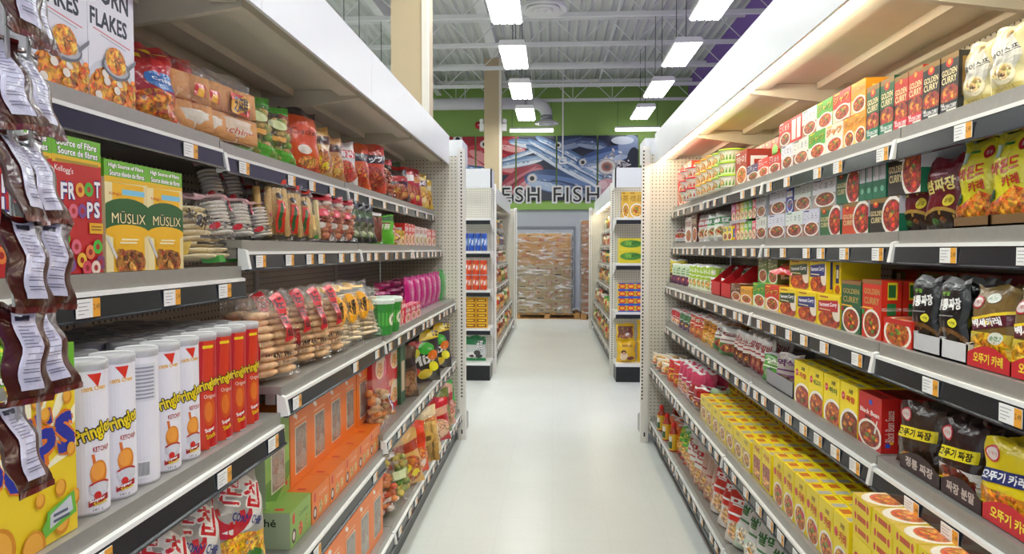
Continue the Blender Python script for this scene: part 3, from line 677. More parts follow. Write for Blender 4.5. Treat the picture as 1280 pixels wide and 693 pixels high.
def bag(s, X, z, c, w, top, t, mk, desc, cat, grp=None, yaw=.25, lean=-.06, setb=.05, h=None, roll=0):
    Xf = s*(X+setb); Y = px2y(c, Xf, z); z += t*.42*abs(sin(lean))
    if h is None: h = py2z(top, c, Xf, Y)-z
    o = mk(w, h, t); setp(o, s, Xf, Y, z, yaw, lean, roll); tag(o, desc, cat, grp); return o
def bags(s, X, z, a, b, n, top, t, mk, desc, cat, grp, yaw=.25, lean=-.08, setb=.05, h=None, over=1.15, deep=1, dstep=.05, w=None, jl=.05):
    Xf = s*(X+setb); Ya, Yb = px2y(a, Xf, z), px2y(b, Xf, z); W = w or abs(Ya-Yb)/n*over*.88; t = t*.82 if deep > 1 else t
    if h is None: h = py2z(top, a, Xf, Ya)-z
    P = Once(mk(W, h, t))
    for k in range(deep):
        for i in range(n):
            o = P.get(); setp(o, s, Xf+s*(k*dstep+PR.uniform(0, .012)), Ya+(Yb-Ya)*(i+.5)/n+PR.uniform(-.006, .006), z+t*.42*abs(sin(lean)), yaw+PR.uniform(-.06, .06), lean+PR.uniform(-jl, jl), PR.uniform(-.04, .04))
            q = ([ordn(i, n)] if n > 1 else [])+([('front row' if k == 0 else ORD[k]+' row back')] if deep > 1 else [])
            tag(o, ', '.join([desc]+q), cat, grp if n*deep > 1 else None)
def T(s, cx, cy, w, h, c, **o): return ('t', s, cx, cy, w, h, c, o)
def bowl(cx, cy, rx, ry, food='*a8481c', plate='f3efe6', seed=1):
    q = random.Random(seed); o = [('e', cx, cy, rx, ry, plate), ('e', cx, cy, rx*.85, ry*.82, food)]
    for i in range(7): a = q.uniform(0, 6.3); r = q.uniform(.1, .6); o.append(('e', cx+rx*r*cos(a), cy+ry*r*sin(a), rx*.16, ry*.12, q.choice(['*e0802c', '*7a2c10', '*d84a20', '*6c8a2c', '*c86a30'])))
    return o
# ------------------------------------------------------------------ right run, top shelf
A = 1
def zz(k): return LEV[1][k][1]+.036
X, z = .945, zz(0)
def simple(bg, title, tc, food='*b05020', alt=None, to=None, name='food_box', side=None):
    def f(w, d, h):
        o = {'o': to} if to else {}
        fr = ([('r', 0, 0, 1, .46, alt)] if alt else [])+bowl(.55, .27, .46, .28, food)+[('t', title, .5, .74, .84, .24, tc, o), ('r', .1, .92, .4, .96, tc)]
        return carton(name, w, d, h, bg, fr, [('r', .15, .2, .85, .8, side or tc), ('r', .3, .3, .7, .7, bg)], [('r', .1, .2, .9, .8, side or tc), ('r', .15, .3, .85, .7, bg)])
    return f
row(1, X, z, 847, 854, 1, 213, .12, simple('d5281c', '카레', 'fff'), 'plain red food box standing at the far end', 'box')
row(1, X, z, 854, 864, 2, 207, .10, simple('e8583a', '粥', 'fff', '*f0b070', 'f0906c'), 'orange-red food box in double column beside red one', 'box', 'orange-red boxes on the top shelf', high=2)
def tubmk(bg, lidc, acc): return lambda w, d, h: tub('noodle_cup', w*.47, h*.97, bg, [('r', 0, .1, 1, .9, acc), ('e', .5, .45, .2, .4, '*e0b070'), ('r', .1, .62, .9, .78, 'fff')], lidc)
row(1, X, z, 864, 880, 2, 216, .11, tubmk('f0ece0', 'd8202c', 'c8242c'), 'small food cup with red lid', 'cup', 'red lid cups', high=3, gap=1)
row(1, X, z, 880, 902, 3, 205, .11, tubmk('f6ecd0', 'f0b41c', 'e8902c'), 'small food cup with yellow lid', 'cup', 'yellow lid cups', high=3, gap=1)
row(1, X, z, 902, 919, 2, 194, .11, tubmk('f0f0d8', 'a4d02c', '6cae2c'), 'small food cup with lime green lid', 'cup', 'green lid cups', high=3, gap=1)
row(1, X, z, 919, 933, 1, 193, .12, simple('a4382c', '하이', 'fff', '*c8743c', 'c08060'), 'tall brown-red box beside green lid cups', 'box')
row(1, X, z, 933, 947, 1, 209, .10, simple('5a4a70', 'シチュー', 'fff', '*8c5a3c', 'e8e0d8'), 'purple-brown stew box on top shelf', 'box')
row(1, X, z, 947, 960, 1, 201, .10, simple('e04a3a', 'カレー', 'fff', '*c86a3c', 'f0d8c8'), 'red and cream box on top shelf', 'box')
row(1, X, z, 960, 974, 1, 197, .10, simple('d84038', 'こくまろ', 'fff', '*a85030', 'e8dcd0', 'a01818'), 'red box with white lettering, last before joint', 'box')
row(1, X, z, 934, 972, 5, 190, .05, simple('cc2420', '●', '5ab03c', '*a03020'), 'red box with green dot behind front boxes', 'box', 'red boxes with green dots', setb=.16)
def cz(bg, title, tc, food, alt, to=None): return simple(bg, title, tc, food, alt, to, 'curry_box')
h0 = .098
row(1, X, z, 975, 990, 1, 0, .13, cz('e8e6ee', 'こくまろ', '2c3c84', '*8c4c34', 'c8b4a8', 'fff'), 'white curry box with navy lettering, lower tier', 'box', h=h0)
row(1, X, z, 990, 1010, 1, 0, .13, cz('ece8e0', 'こくまろ', '2c4030', '*a4644c', '9c6c54', 'fff'), 'white and brown curry box with dark lettering, lower tier', 'box', h=h0)
row(1, X, z, 1010, 1031, 1, 0, .13, cz('58a83c', 'ジャワ', 'f4e02c', '*b85430', 'f0ece0', '1c6a20'), 'green curry box with yellow lettering, lower tier', 'box', h=h0)
row(1, X, z, 1031, 1053, 1, 0, .13, cz('f0e4d0', 'ジャワ', 'f0d020', '*b84c24', 'f2e8d8', 'c82020'), 'cream curry box with red edged lettering, lower tier', 'box', h=h0)
row(1, X, z, 1053, 1082, 2, 0, .13, cz('f49c20', 'ジャワ', 'fae04c', '*a84818', 'f6c870', 'a83c10'), 'orange curry box in lower tier', 'box', 'orange curry boxes', h=h0)
z2 = z+h0+.001
row(1, X, z2, 973, 987, 1, 0, .13, cz('cc2c2c', 'こくまろ', 'fff', '*905040', 'c09080'), 'red curry box on upper tier beside white-sided box', 'box', h=h0)
row(1, X, z2, 987, 1001, 1, 0, .13, lambda w, d, h: carton('curry_box', w, d, h, 'd42c2c', [('r', .12, .1, .5, .9, 'f2eeea'), ('r', .62, .1, .95, .9, 'f2eeea')]), 'red box showing white side panels, upper tier', 'box', h=h0)
row(1, X, z2, 1001, 1020, 1, 0, .13, cz('e4e6e0', 'こくまろ', '24382c', '*a85a4c', 'b4705c', 'fff'), 'white curry box with dark lettering, upper tier', 'box', h=h0)
row(1, X, z2, 1020, 1040, 1, 0, .13, cz('54a638', 'ジャワ', 'f4e02c', '*c05838', 'f2f0e8', '1c6a20'), 'green curry box with yellow lettering, upper tier', 'box', h=h0)
row(1, X, z2, 1040, 1063, 1, 0, .13, cz('cc2418', 'ジャワ', 'f4dc2c', '*a84824', 'e8d8c0', '8a1010'), 'red curry box with yellow lettering, upper tier', 'box', h=h0)
row(1, X, z2, 1063, 1082, 1, 0, .13, cz('f09c1c', 'ジャワ', 'fbe46c', '*a84c1c', 'f4d490', 'a8480c'), 'orange curry box in upper tier by green boxes', 'box', h=h0)
def golden(bg, bandc, food='*a03818'):
    def f(w, d, h):
        fr = [('r', 0, .9, 1, 1, '8a6a34'), ('e', .5, .86, .2, .075, 'c42018'), ('e', .5, .875, .1, .045, 'f0a030'), T('GOLDEN', .5, .70, .84, .11, 'f2e2b0', b=.05), T('CURRY', .5, .57, .84, .12, 'f2e2b0', b=.05), ('r', 0, .2, 1, .48, '3a1410'), ('e', .55, .30, .5, .19, food), ('e', .3, .33, .12, .06, '*d8641c'), ('e', .7, .30, .1, .05, '*e08a30'), ('e', .6, .40, .1, .04, '*7a1c10'), ('e', .4, .24, .1, .05, '*c04818'),
              ('r', 0, 0, 1, .2, bandc), T('GOLDEN CURRY', .54, .11, .84, .075, 'fff', b=.04), T('S&B', .17, .165, .2, .045, 'fff'), ('r', .4, .03, .95, .06, 'e8e8e0')]
        return carton('curry_box', w, d, h, bg, fr, [('r', .1, .25, .9, .9, '8a6a34'), ('r', 0, 0, 1, .2, bandc)], [('r', .1, .1, .9, .9, '8a6a34')])
    return f
row(1, X, z, 1082, 1116, 2, 111, .09, golden('1c5a3c', '1f7a5c'), 'tall green golden-lettered curry box on top shelf', 'box', 'tall green curry boxes')
row(1, X, z, 1116, 1152, 2, 98, .09, golden('c42a20', 'd0283a'), 'tall red golden-lettered curry box on top shelf', 'box', 'tall red curry boxes on the top shelf')
row(1, X, z, 1152, 1197, 2, 84, .09, golden('1c1a1c', '22262c'), 'tall black golden-lettered curry box on top shelf', 'box', 'tall black curry boxes')
def soup(w, h, t): return pouch('soup_pouch', w, h, t, 'd9cf9c', [('e', .5, .52, .45, .36, 'cfcec4'), T('송이스프', .52, .60, .82, .11, '26221c', b=.05, rot=8), ('e', .55, .28, .34, .16, 'e8dfc0'), ('e', .55, .30, .27, .11, '*c8b070'), ('e', .6, .26, .06, .03, '*5a3a1c'), ('r', .05, .02, .95, .12, 'd8c878'), T('송이버섯 스프', .5, .07, .6, .05, '8a6c30'), ('e', .6, .86, .1, .06, '*b08050')], 'sachet', 3, 'e0d8b0')
bags(1, X, z, 1199, 1282, 2, 62, .05, soup, 'cream mushroom soup pouch on top shelf', 'pouch', 'cream soup pouches', yaw=.05, over=.98, setb=.03, jl=.02, deep=2, dstep=.06)
# ------------------------------------------------------------------ right run, second shelf
z = zz(1)
def flash(bg, c2, food, title='', tc='fff'):
    return lambda w, h, t: pouch('food_pouch', w, h, t, bg, [('r', 0, .55, 1, .8, c2)]+bowl(.5, .3, .42, .2, food)+([T(title, .5, .68, .8, .16, tc, b=.05)] if title else []), 'sachet', len(title)+int(bg[:2], 16), 'e8e8e8')
bag(1, X, z, 850, .20, 281, .06, flash('d8d4dc', 'a02838', '*c05040', '라면'), 'white and maroon pouch lying back at far end of second shelf', 'pouch', yaw=.5, lean=-.5)
row(1, X, z, 856, 864, 1, 273, .1, simple('e8e4dc', '麺', 'a02020'), 'narrow white box beside brown box at far end', 'box')
row(1, X, z, 864, 871, 1, 269, .1, simple('5c2c20', '味', 'e8d8b0'), 'narrow dark brown box at far end', 'box')
bags(1, X, z, 871, 890, 3, 271, .04, flash('e8e2dc', 'cc2c2c', '*c89060', '麺'), 'white and red noodle pouch on second shelf', 'pouch', 'white red noodle pouches', yaw=.4)
bags(1, X, z, 890, 911, 2, 268, .07, flash('dfe8d8', '2f8a3c', '*c8b080', '綠豆'), 'white pouch with green top on second shelf', 'pouch', 'green top white pouches', yaw=.4, over=1.0)
row(1, X, z, 903, 914, 2, 284, .05, simple('f0d830', '青', '2c6ac8'), 'small yellow and blue box before green pouches', 'box', 'small yellow blue boxes', setb=-.003)
cc = ('ec5aa0', 'e87838', 'f0dc38', '9ad43c', '48b04c', 'e84868')
hcol = .088
for j in (0, 1):
    for i, c in enumerate(cc):
        a = 914+i*5.1; row(1, X, z+j*(hcol+.012), a, a+5.1, 1, 0, .1, simple(c, '果', 'fff', '*f0c8a0'), '%s %s drink powder box, %s tier' % (('tall', 'thin')[j], ('pink', 'orange', 'yellow', 'lime', 'green', 'rose')[i], ('lower', 'upper')[j]), 'box', 'colourful drink powder boxes', h=hcol)
o = MB().box(-.02, .30, 0, .09, 0, .006).box(-.02, .30, -.004, 0, -.004, .012).build('shelf_divider', LIDM); setp(o, 1, X+.010, px2y(914, .955, z+hcol), z+hcol+.001); tag(o, 'clear plastic divider tray between colourful drink powder tiers', 'divider')
row(1, X, z, 944, 957, 1, 0, .12, cz('e0e0d4', 'こくまろ', '24483c', '*94503c', '8c5444'), 'white brown curry box, lower tier before joint', 'box', h=.098)
row(1, X, z+.099, 944, 957, 1, 0, .12, simple('c8c8cc', 'シチュー', '303848', '*a0705c', '6a6a70'), 'silver stew box, upper tier before joint', 'box', h=.098)
h1 = .10; z2 = z+h1+.001
row(1, X, z, 959, 980, 1, 0, .13, cz('dcdce8', 'こくまろ', '28387c', '*8c4c38', '9c6c5c', 'fff'), 'white curry box with navy lettering on lower tier', 'box', h=h1, where='of second shelf')
row(1, X, z, 981, 1002, 1, 0, .13, cz('e4ece4', 'こくまろ', '1c6a4c', '*905040', 'a87864', 'fff'), 'white curry box with green lettering on lower tier', 'box', h=h1)
row(1, X, z, 1002, 1023, 1, 0, .13, cz('dcdcec', 'こくまろ', '1c2870', '*905040', 'a87864', 'fff'), 'white curry box with blue lettering beside green bowl box', 'box', h=h1)
def goldenbowl(bg, tc='e8d49c'):
    def f(w, d, h): return carton('curry_box', w, d, h, bg, [('r', 0, .86, 1, 1, '8c6c34')]+bowl(.78, .46, .36, .56, '*a0341c', 'f2ece2', 4)+[('e', .22, .82, .1, .09, 'c42018'), ('e', .22, .85, .05, .05, 'f0a030'), T('GOLDEN', .26, .56, .44, .15, tc, b=.05), T('CURRY', .26, .36, .40, .17, tc, b=.05)], [('r', 0, .5, 1, 1, 'c9c6cc'), ('e', .5, .25, .25, .12, 'e8e8e0')], [('r', .05, .1, .95, .9, '8c6c34')], sidec='1f7050')
    return f
row(1, X, z, 1024, 1050, 1, 0, .14, goldenbowl('2c6a3c'), 'green curry box with bowl on lower tier', 'box', h=h1)
row(1, X, z, 1051, 1085, 1, 0, .14, goldenbowl('d84a24'), 'red-orange curry box with bowl on lower tier', 'box', h=h1)
row(1, X, z, 1086, 1124, 1, 0, .14, goldenbowl('221e18'), 'black curry box with bowl on lower tier', 'box', h=h1)
row(1, X, z2, 961, 982, 1, 0, .13, cz('d8d8e8', 'こくまろ', '28387c', '*8c4c38', '9c6c5c', 'fff'), 'white curry box with navy lettering on upper tier', 'box', h=h1, where='of second shelf')
row(1, X, z2, 982, 991, 1, 0, .13, simple('28409c', '▌', 'f0f0f4', '*3c50a8'), 'narrow blue box end on upper tier', 'box', h=h1)
row(1, X, z2, 991, 1013, 1, 0, .13, cz('d8e0d8', 'こくまろ', '1c6a4c', '*9c5c44', 'a87864', 'fff'), 'white curry box with green lettering on upper tier', 'box', h=h1)
row(1, X, z2, 1015, 1044, 1, 0, .13, cz('e8e6ea', 'こくまろ', '2a3070', '*8c4a34', 'b8a49c', 'fff'), 'white curry box with blue lettering on upper tier', 'box', h=h1)
row(1, X, z2, 1045, 1073, 1, 0, .14, goldenbowl('2c6448'), 'green curry box with bowl on upper tier', 'box', h=h1+.01)
def sides(w, d, h): return carton('curry_box', w, d, h, '1f7050', [('r', .08, .48, .92, .97, 'c9c6cc'), ('r', .2, .6, .3, .9, '8a8a90'), ('e', .5, .25, .25, .08, '7ac0a0')])
row(1, X, z2, 1073, 1107, 4, 0, .14, sides, 'green and grey box end beside black bowl box', 'box', 'green grey box ends', h=h1+.012)
row(1, X, z2, 1108, 1150, 1, 0, .14, goldenbowl('2a2218'), 'large black curry box with bowl on upper tier', 'box', h=h1+.03)
def ssam(w, h, t): return pouch('sauce_pouch', w, h, t, '701420', [('r', 0, .86, 1, .97, '7c1c2c'), T('쌈짜장', .5, .60, .86, .2, 'f0dc7c', b=.06, rot=6), ('e', .72, .38, .14, .08, 'e8d43c'), T('분말', .72, .38, .18, .06, '5a1014'), ('e', .5, .08, .6, .22, 'b08a3c'), ('e', .5, .08, .52, .17, '*2c1c14'), ('e', .35, .1, .1, .05, '*3c6c2c'), ('e', .6, .12, .08, .04, '*8c4c24'), ('r', .2, .74, .7, .77, 'a06070')], 'sachet', 8, '7c2030')
bags(1, X, z, 1131, 1195, 2, 222, .05, ssam, 'maroon black bean sauce pouch with yellow lettering', 'pouch', 'maroon sauce pouches', yaw=.30, over=1.0, setb=.05, jl=.03, deep=2, dstep=.05, h=.185)
def tray(w, d, h, c, wave=None, txtc=None, text=''):
    m = MB(); m.box(-w/2, w/2, 0, .003, 0, h, c).box(-w/2, -w/2+.003, 0, d, 0, h*1.1, c).box(w/2-.003, w/2, 0, d, 0, h*1.1, c).box(-w/2, w/2, 0, d, 0, .004, c).box(-w/2, w/2, d-.003, d, 0, h*1.1, c)
    for e in (-1, 1): m.prism([(.003, h), (d*.55, h*2.2), (d, h*2.2), (d, h), ], 'x', e*(w/2-.0025), e*w/2, c)
    if wave:
        n = 14
        for i in range(n):
            u0, u1 = i/n, (i+1)/n; H = lambda u: h*(1.0+.7*sin(pi*min(1, u*1.0)))
            m.face([(-w/2+w*u0, -.001, .001), (-w/2+w*u1, -.001, .001), (-w/2+w*u1, -.001, H(u1)), (-w/2+w*u0, -.001, H(u0))], wave)
        if text:
            for q, L, cc_ in art([T(text, .5, .55, .7, .55, txtc, b=.06)], w, h*1.4): m.face([(x-w/2, -.0014-EPS*L, zt) for x, zt in q], cc_)
    return m
def puttray(s, X, z, a, b, d, h, c, desc, **k):
    Xf = s*(X+SETB); Ya, Yb = px2y(a, Xf, z), px2y(b, Xf, z)
    o = tray(abs(Ya-Yb)*.985, d, h, c, **k).build('display_tray', INK); setp(o, s, Xf, (Ya+Yb)/2, z+.0005); tag(o, desc, 'tray', 'cardboard display trays'); return o
def bamon(w, h, t): return pouch('curry_pouch', w, h, t, 'e4d82c', [('r', 0, .92, 1, 1, 'd8cc20'), T('바몬드', .46, .62, .76, .17, 'c8321c', b=.07, rot=10), T('카레', .62, .45, .46, .13, 'c8321c', b=.07, rot=10), ('e', .8, .84, .12, .07, 'b82430'), T('칠리', .8, .84, .12, .05, 'fff'), ('r', .1, .72, .24, .86, 'c4dcd0'), ('r', .3, .84, .6, .87, '3c8a3c'), ('p', [(0, 0), (1, 0), (1, .34), (.72, .40), (.28, .22), (0, .24)], '*e07828'), ('e', .6, .16, .22, .12, '*e88c30'), ('e', .78, .26, .14, .08, '*f0a040'), ('e', .3, .12, .2, .1, '*c05820'), ('p', [(.16, .2), (.3, .26), (.26, .36), (.12, .36)], '20401c')], 'sachet', 12, 'e8e040')
bags(1, X, z+.006, 1192, 1284, 2, 196, .05, bamon, 'yellow curry pouch with red lettering on second shelf', 'pouch', 'yellow curry pouches with red lettering', yaw=.16, over=.90, setb=.045, jl=.02, deep=2, dstep=.045, h=.20)
puttray(1, X, z, 1191, 1236, .16, .024, '7a5a34', 'brown cardboard tray under left yellow curry pouch')
puttray(1, X, z, 1238, 1290, .16, .024, '7a5a34', 'brown cardboard tray under right yellow curry pouch')
# ------------------------------------------------------------------ right run, third shelf
X, z = LEV[1][2][0], zz(2)
def sach(bg, c2, title='', tc='fff', food='*b06030', nm='seasoning_sachet'):
    return lambda w, h, t: pouch(nm, w, h, t, bg, [('r', 0, .0, 1, .42, c2), ('e', .5, .24, .36, .18, food), ('e', .4, .26, .12, .06, '*e0a050'), ('r', .12, .52, .88, .56, tc)]+([T(title, .5, .74, .74, .2, tc, b=.05)] if title else []), 'sachet', int(bg[:2], 16), 'ddd')
bags(1, X, z, 838, 849, 2, 324, .03, sach('d8c820', '2a2a20', '麺', '202020'), 'thin yellow and black sachet at far end, third shelf', 'sachet', 'yellow black sachets', yaw=.6)
bags(1, X, z, 846, 866, 4, 330, .03, sach('c8dcb8', '5a2c4c', '스프', '3c7a2c', '*8c3c5c'), 'white green and purple sachet, third shelf', 'sachet', 'green purple sachets', yaw=.55, over=1.3, deep=2, dstep=.07)
bags(1, X, z, 864, 890, 5, 330, .03, sach('a8cc3c', 'e0e8c8', '나물', 'f4f8e0', '*c8b870'), 'light green sachet, third shelf', 'sachet', 'light green sachets', yaw=.5, over=1.25, deep=2, dstep=.08)
bags(1, X, z, 906, 940, 5, 333, .03, sach('1f7a4c', '2c9a5c', '味', 'c8e8c8', '*5c8c4c'), 'dark green sachet behind the red trays', 'sachet', 'dark green sachets', yaw=.45, setb=.13, over=1.2, deep=2, dstep=.06)
for k, (a, b) in enumerate(((889, 900), (901, 913))): puttray(1, X, z, a, b, .2, .075, 'cc1c24', '%s red cardboard tray holding pale sachets' % ('left', 'right')[k])
bags(1, X, z, 890, 912, 2, 346, .03, sach('d8dcc8', 'e8e4d8', '탕', 'a83030', '*c8a878'), 'pale sachet standing in red tray', 'sachet', 'pale sachets in red trays', yaw=.3, over=.8, setb=.06)
row(1, X, z, 913, 925, 1, 354, .15, cz('6a3c24', 'カレー', 'f0e0c0', '*b05c34', '8c5838'), 'brown curry box at the right of red trays', 'box')
row(1, X, z, 925, 939, 1, 358, .15, cz('f0a428', 'ジャワ', 'f8e870', '*b86028', 'f4c870', 'a04810'), 'orange curry box on third shelf before joint', 'box')
hl = .105
row(1, X, z, 940, 955, 1, 0, .15, cz('3c9c3c', 'ジャワ', 'f4ec40', '*b85430', 'd8e8b0', '1c5c1c'), 'green curry box on third shelf just after joint', 'box', h=hl)
row(1, X, z, 955, 973, 1, 0, .15, cz('d82c1c', 'ジャワ', 'f8e040', '*b04c24', 'e8c078', '8a1010'), 'red and yellow curry box on third shelf', 'box', h=hl)
def vermont(c):
    return lambda w, d, h: carton('curry_box', w, d, h, 'f0d41c', [('e', .55, .22, .5, .3, '*a43c1c'), ('e', .3, .2, .14, .12, '*d8641c'), ('e', .75, .26, .12, .1, '*8a2814'), ('e', .88, .5, .2, .3, 'e8dcc8'), ('p', [(.04, .42), (.92, .50), (.92, .86), (.04, .78)], c), T('Vermont Curry', .48, .67, .78, .17, 'fff', b=.04, rot=3), ('r', .1, .50, .6, .53, 'e8d8a0'), ('r', .1, .9, .5, .94, 'a03020')], [('r', .1, .1, .45, .9, c), ('r', .55, .1, .9, .9, 'd83020'), ('r', .2, .3, .35, .7, 'f8f0d0')], [('r', .1, .3, .9, .6, 'd8a818')])
row(1, X, z, 973, 995, 1, 0, .15, vermont('26402c'), 'yellow curry box with dark green label on third shelf', 'box', h=hl)
row(1, X, z, 996, 1020, 1, 0, .15, vermont('26307c'), 'yellow curry box with blue label on third shelf lower tier', 'box', h=hl)
row(1, X, z, 1021, 1049, 1, 0, .15, vermont('b8202c'), 'yellow curry box with red label on third shelf', 'box', h=hl)
z2 = z+hl+.001
row(1, X, z2, 947, 971, 2, 0, .1, cz('6a7a3c', 'カレー', 'f0e8c0', '*a84c30', '4ca03c'), 'green and brown curry box standing on upper tier', 'box', 'green brown curry boxes', h=.11, setb=.06)
def packt(w, d, h): return bag_mb(w, h, d, 'cc2030', [('r', 0, .3, 1, .8, 'e8d8a0'), ('e', .5, .5, .4, .3, '*c86428'), ('e', .4, .5, .1, .1, '*4c8c34')], 'pillow', 5).build('sauce_packet', FOIL, None, True)
o = packt(.19, .05, .14); setp(o, 1, X+.03, px2y(976, X+.03, z2), z2+.052, .2, -1.25); tag(o, 'red sauce packet lying on the curry boxes', 'packet')
row(1, X, z2, 986, 1010, 1, 0, .13, vermont('2c4c30'), 'yellow curry box with green label leaning on upper tier', 'box', h=.112, setb=.05)
row(1, X, z2, 1011, 1033, 1, 0, .13, vermont('24307c'), 'yellow curry box with blue label standing on upper tier', 'box', h=.118, setb=.04)
row(1, X, z2, 1034, 1050, 2, 0, .13, lambda w, d, h: carton('curry_box', w, d, h, 'efd21c', [('r', .2, .3, .7, .85, '28307c'), ('r', .3, .45, .6, .7, 'f4f0e0'), ('e', .5, .12, .4, .14, '*b85428')]), 'yellow curry box turned sideways on upper tier', 'box', 'sideways yellow curry boxes', h=.115, setb=.06)
def goldtall(bg, mild):
    def f(w, d, h): return carton('curry_box', w, d, h, bg, [('r', 0, .93, 1, 1, '8a6034'), T('GOLDEN', .5, .80, .84, .10, 'b89850', b=.05), T('CURRY', .5, .64, .80, .12, 'b89850', b=.05)]+bowl(.52, .24, .46, .26, '*a0401c', 'f2ece0', 6)+[('r', .05, .50, .6, .53, 'e8b030'), ('r', .0, .40, .16, .48, '2c8a3c' if mild else 'a82020')], [('r', .30, .68, .78, .97, 'e8d428'), ('r', .34, .72, .7, .93, '2c6a30'), ('r', .28, .42, .72, .62, '1f7a3c'), ('t', 'MILD', .5, .52, .16, .32, 'f0f0e0', {'rot': 90}), ('r', .4, .05, .55, .38, 'e06a20')], [('r', .1, .1, .9, .9, '9a3018')])
    return f
row(1, X, z, 1050, 1075, 1, 350, .045, goldtall('1c5a38', 0), 'tall green golden-lettered curry box on third shelf', 'box', deep=3)
row(1, X, z, 1076, 1101, 1, 349, .055, goldtall('d02c18', 1), 'tall red golden-lettered curry box with MILD side', 'box', 'tall red boxes with MILD sides', deep=5, dd=1.02)
def fallen(w, d, h): return carton('curry_box', w, d, h, 'd83020', bowl(.5, .45, .5, .6, '*b05820', 'f4ece0', 3)+[('r', 0, .8, 1, 1, 'c42018')], [], [('r', 0, 0, 1, 1, 'd03020')]+bowl(.5, .4, .45, .5, '*b04c1c', 'f2e8d8', 8))
row(1, X, z, 1104, 1139, 1, 0, .12, fallen, 'low red tray pack with noodle picture before black pouches', 'box', h=.07)
row(1, X, z, 1112, 1250, 3, 0, .16, lambda w, d, h: carton('curry_box', w, d, h, '8c1c18', [('r', .0, .1, .5, .9, '5c4c24'), ('r', .18, .25, .32, .75, 'c8a8a8'), T('CURRY', .7, .5, .4, .4, 'c8402c'), ('r', .94, .1, 1, .9, '2c6a30')]), 'dark red carton lying stacked at the back of third shelf', 'box', 'lying red cartons at the back', setb=.26, high=4, h=.047)
def jjajang(w, h, t): return pouch('sauce_pouch', w, h, t, '1a1a1c', [('r', 0, .93, 1, 1, '9a9a9c'), T('정통짜장', .46, .66, .86, .16, 'f2f2ee', b=.07, rot=4), T('분말', .36, .80, .3, .06, '7ab040', b=.06), ('e', .72, .42, .13, .06, 'e0d83c'), T('100g', .72, .42, .16, .04, '30301c'), ('r', .1, .50, .7, .515, '909090'), ('e', .45, .12, .62, .24, '6c4a24'), ('e', .45, .1, .55, .20, '*241812'), ('e', .4, .12, .1, .05, '*3c7a30'), ('e', .6, .1, .1, .05, '*7c4420'), ('e', .3, .08, .08, .04, '*a03c20')], 'sachet', 21, '909094')
bags(1, X, z+.006, 1142, 1208, 2, 363, .05, jjajang, 'black bean sauce pouch with white lettering, third shelf', 'pouch', 'black sauce pouches', yaw=.12, over=.96, setb=.04, jl=.02, deep=3, dstep=.04, h=.18)
for k, (a, b) in enumerate(((1141, 1175), (1176, 1208))): puttray(1, X, z, a, b, .20, .045, ('c9c9cc', 'd6d6d8')[k], '%s pale grey tray holding black sauce pouches' % ('left', 'right')[k])
def baekse(w, h, t): return pouch('curry_pouch', w, h, t, '7a5f30', [('e', .2, .78, .15, .085, 'c8283c'), ('e', .2, .78, .12, .065, 'e8d8d0'), T('오뚜기', .2, .78, .2, .05, 'c0202c'), ('e', .56, .84, .15, .06, 'e4e8dc'), T('새로운', .56, .84, .18, .04, '2c8a3c'), ('p', [(0, .44), (1, .56), (1, .70), (0, .56)], 'f0d02c'), ('p', [(0, .40), (1, .52), (1, .66), (0, .53)], '5a1c2c'), T('백세카레', .46, .53, .74, .11, 'fff', b=.07, rot=8), ('r', 0, 0, 1, .40, 'd8c040'), ('e', .5, .18, .5, .22, '*d89c24'), ('e', .3, .16, .14, .08, '*f0c850'), ('e', .72, .34, .16, .08, 'e8f0e0'), T('순한맛', .72, .34, .24, .06, '2c8a4c', b=.05)], 'sachet', 30, '8c7440')
bags(1, X, z+.006, 1209, 1330, 2, 374, .05, baekse, 'brown and yellow curry powder pouch, third shelf', 'pouch', 'brown yellow curry pouches', yaw=.1, over=.97, setb=.04, jl=.02, deep=3, dstep=.04, h=.17)
for k, (a, b) in enumerate(((1209, 1263), (1264, 1330))): puttray(1, X, z, a, b, .20, .03, 'e4cc24', '%s yellow tray with wavy red front under brown pouches' % ('left', 'right')[k], wave='c8202c', txtc='f4d83c', text='오뚜기 카레')
# ------------------------------------------------------------------ right run, fourth shelf
X, z = LEV[1][3][0], zz(3)
bags(1, X, z, 839, 855, 6, 384, .03, sach('c82c34', 'e8ded4', '', 'fff', '*d88c50'), 'red and white sachet with round window, fourth shelf', 'sachet', 'red white sachets on the fourth shelf', yaw=.55, over=1.2, deep=2, dstep=.08)
bags(1, X, z, 853, 868, 3, 390, .03, sach('4c7a4c', '5c2c5c', '', 'd8d8d0', '*6c4c3c'), 'dark green and purple sachet, fourth shelf', 'sachet', 'green purple sachets on the fourth shelf', yaw=.5)
bags(1, X, z, 866, 884, 3, 391, .04, sach('d8401c', 'c85c2c', '찌개', 'f4e8d0', '*c87838'), 'red-orange stew sachet, fourth shelf', 'sachet', 'red orange stew sachets', yaw=.45, deep=2, dstep=.06)
bags(1, X, z, 882, 900, 3, 397, .04, sach('d89020', 'e8a830', '국', '6c3010', '*e0b870'), 'golden yellow soup sachet, fourth shelf', 'sachet', 'golden soup sachets', yaw=.45, deep=3, dstep=.07)
bags(1, X, z, 897, 919, 2, 405, .05, sach('d8d4cc', '3c7a34', '떡', '7a2030', '*9c4c3c'), 'white pouch with green base, leaning on fourth shelf', 'pouch', 'white green pouches on the fourth shelf', yaw=.5, lean=-.22)
bags(1, X, z, 920, 941, 3, 412, .05, sach('dcd8d0', '5c2420', '소스', 'b02838', '*6c3828'), 'white card pouch with dark red base, fourth shelf', 'pouch', 'white dark red pouches', yaw=.45, deep=2, dstep=.07)
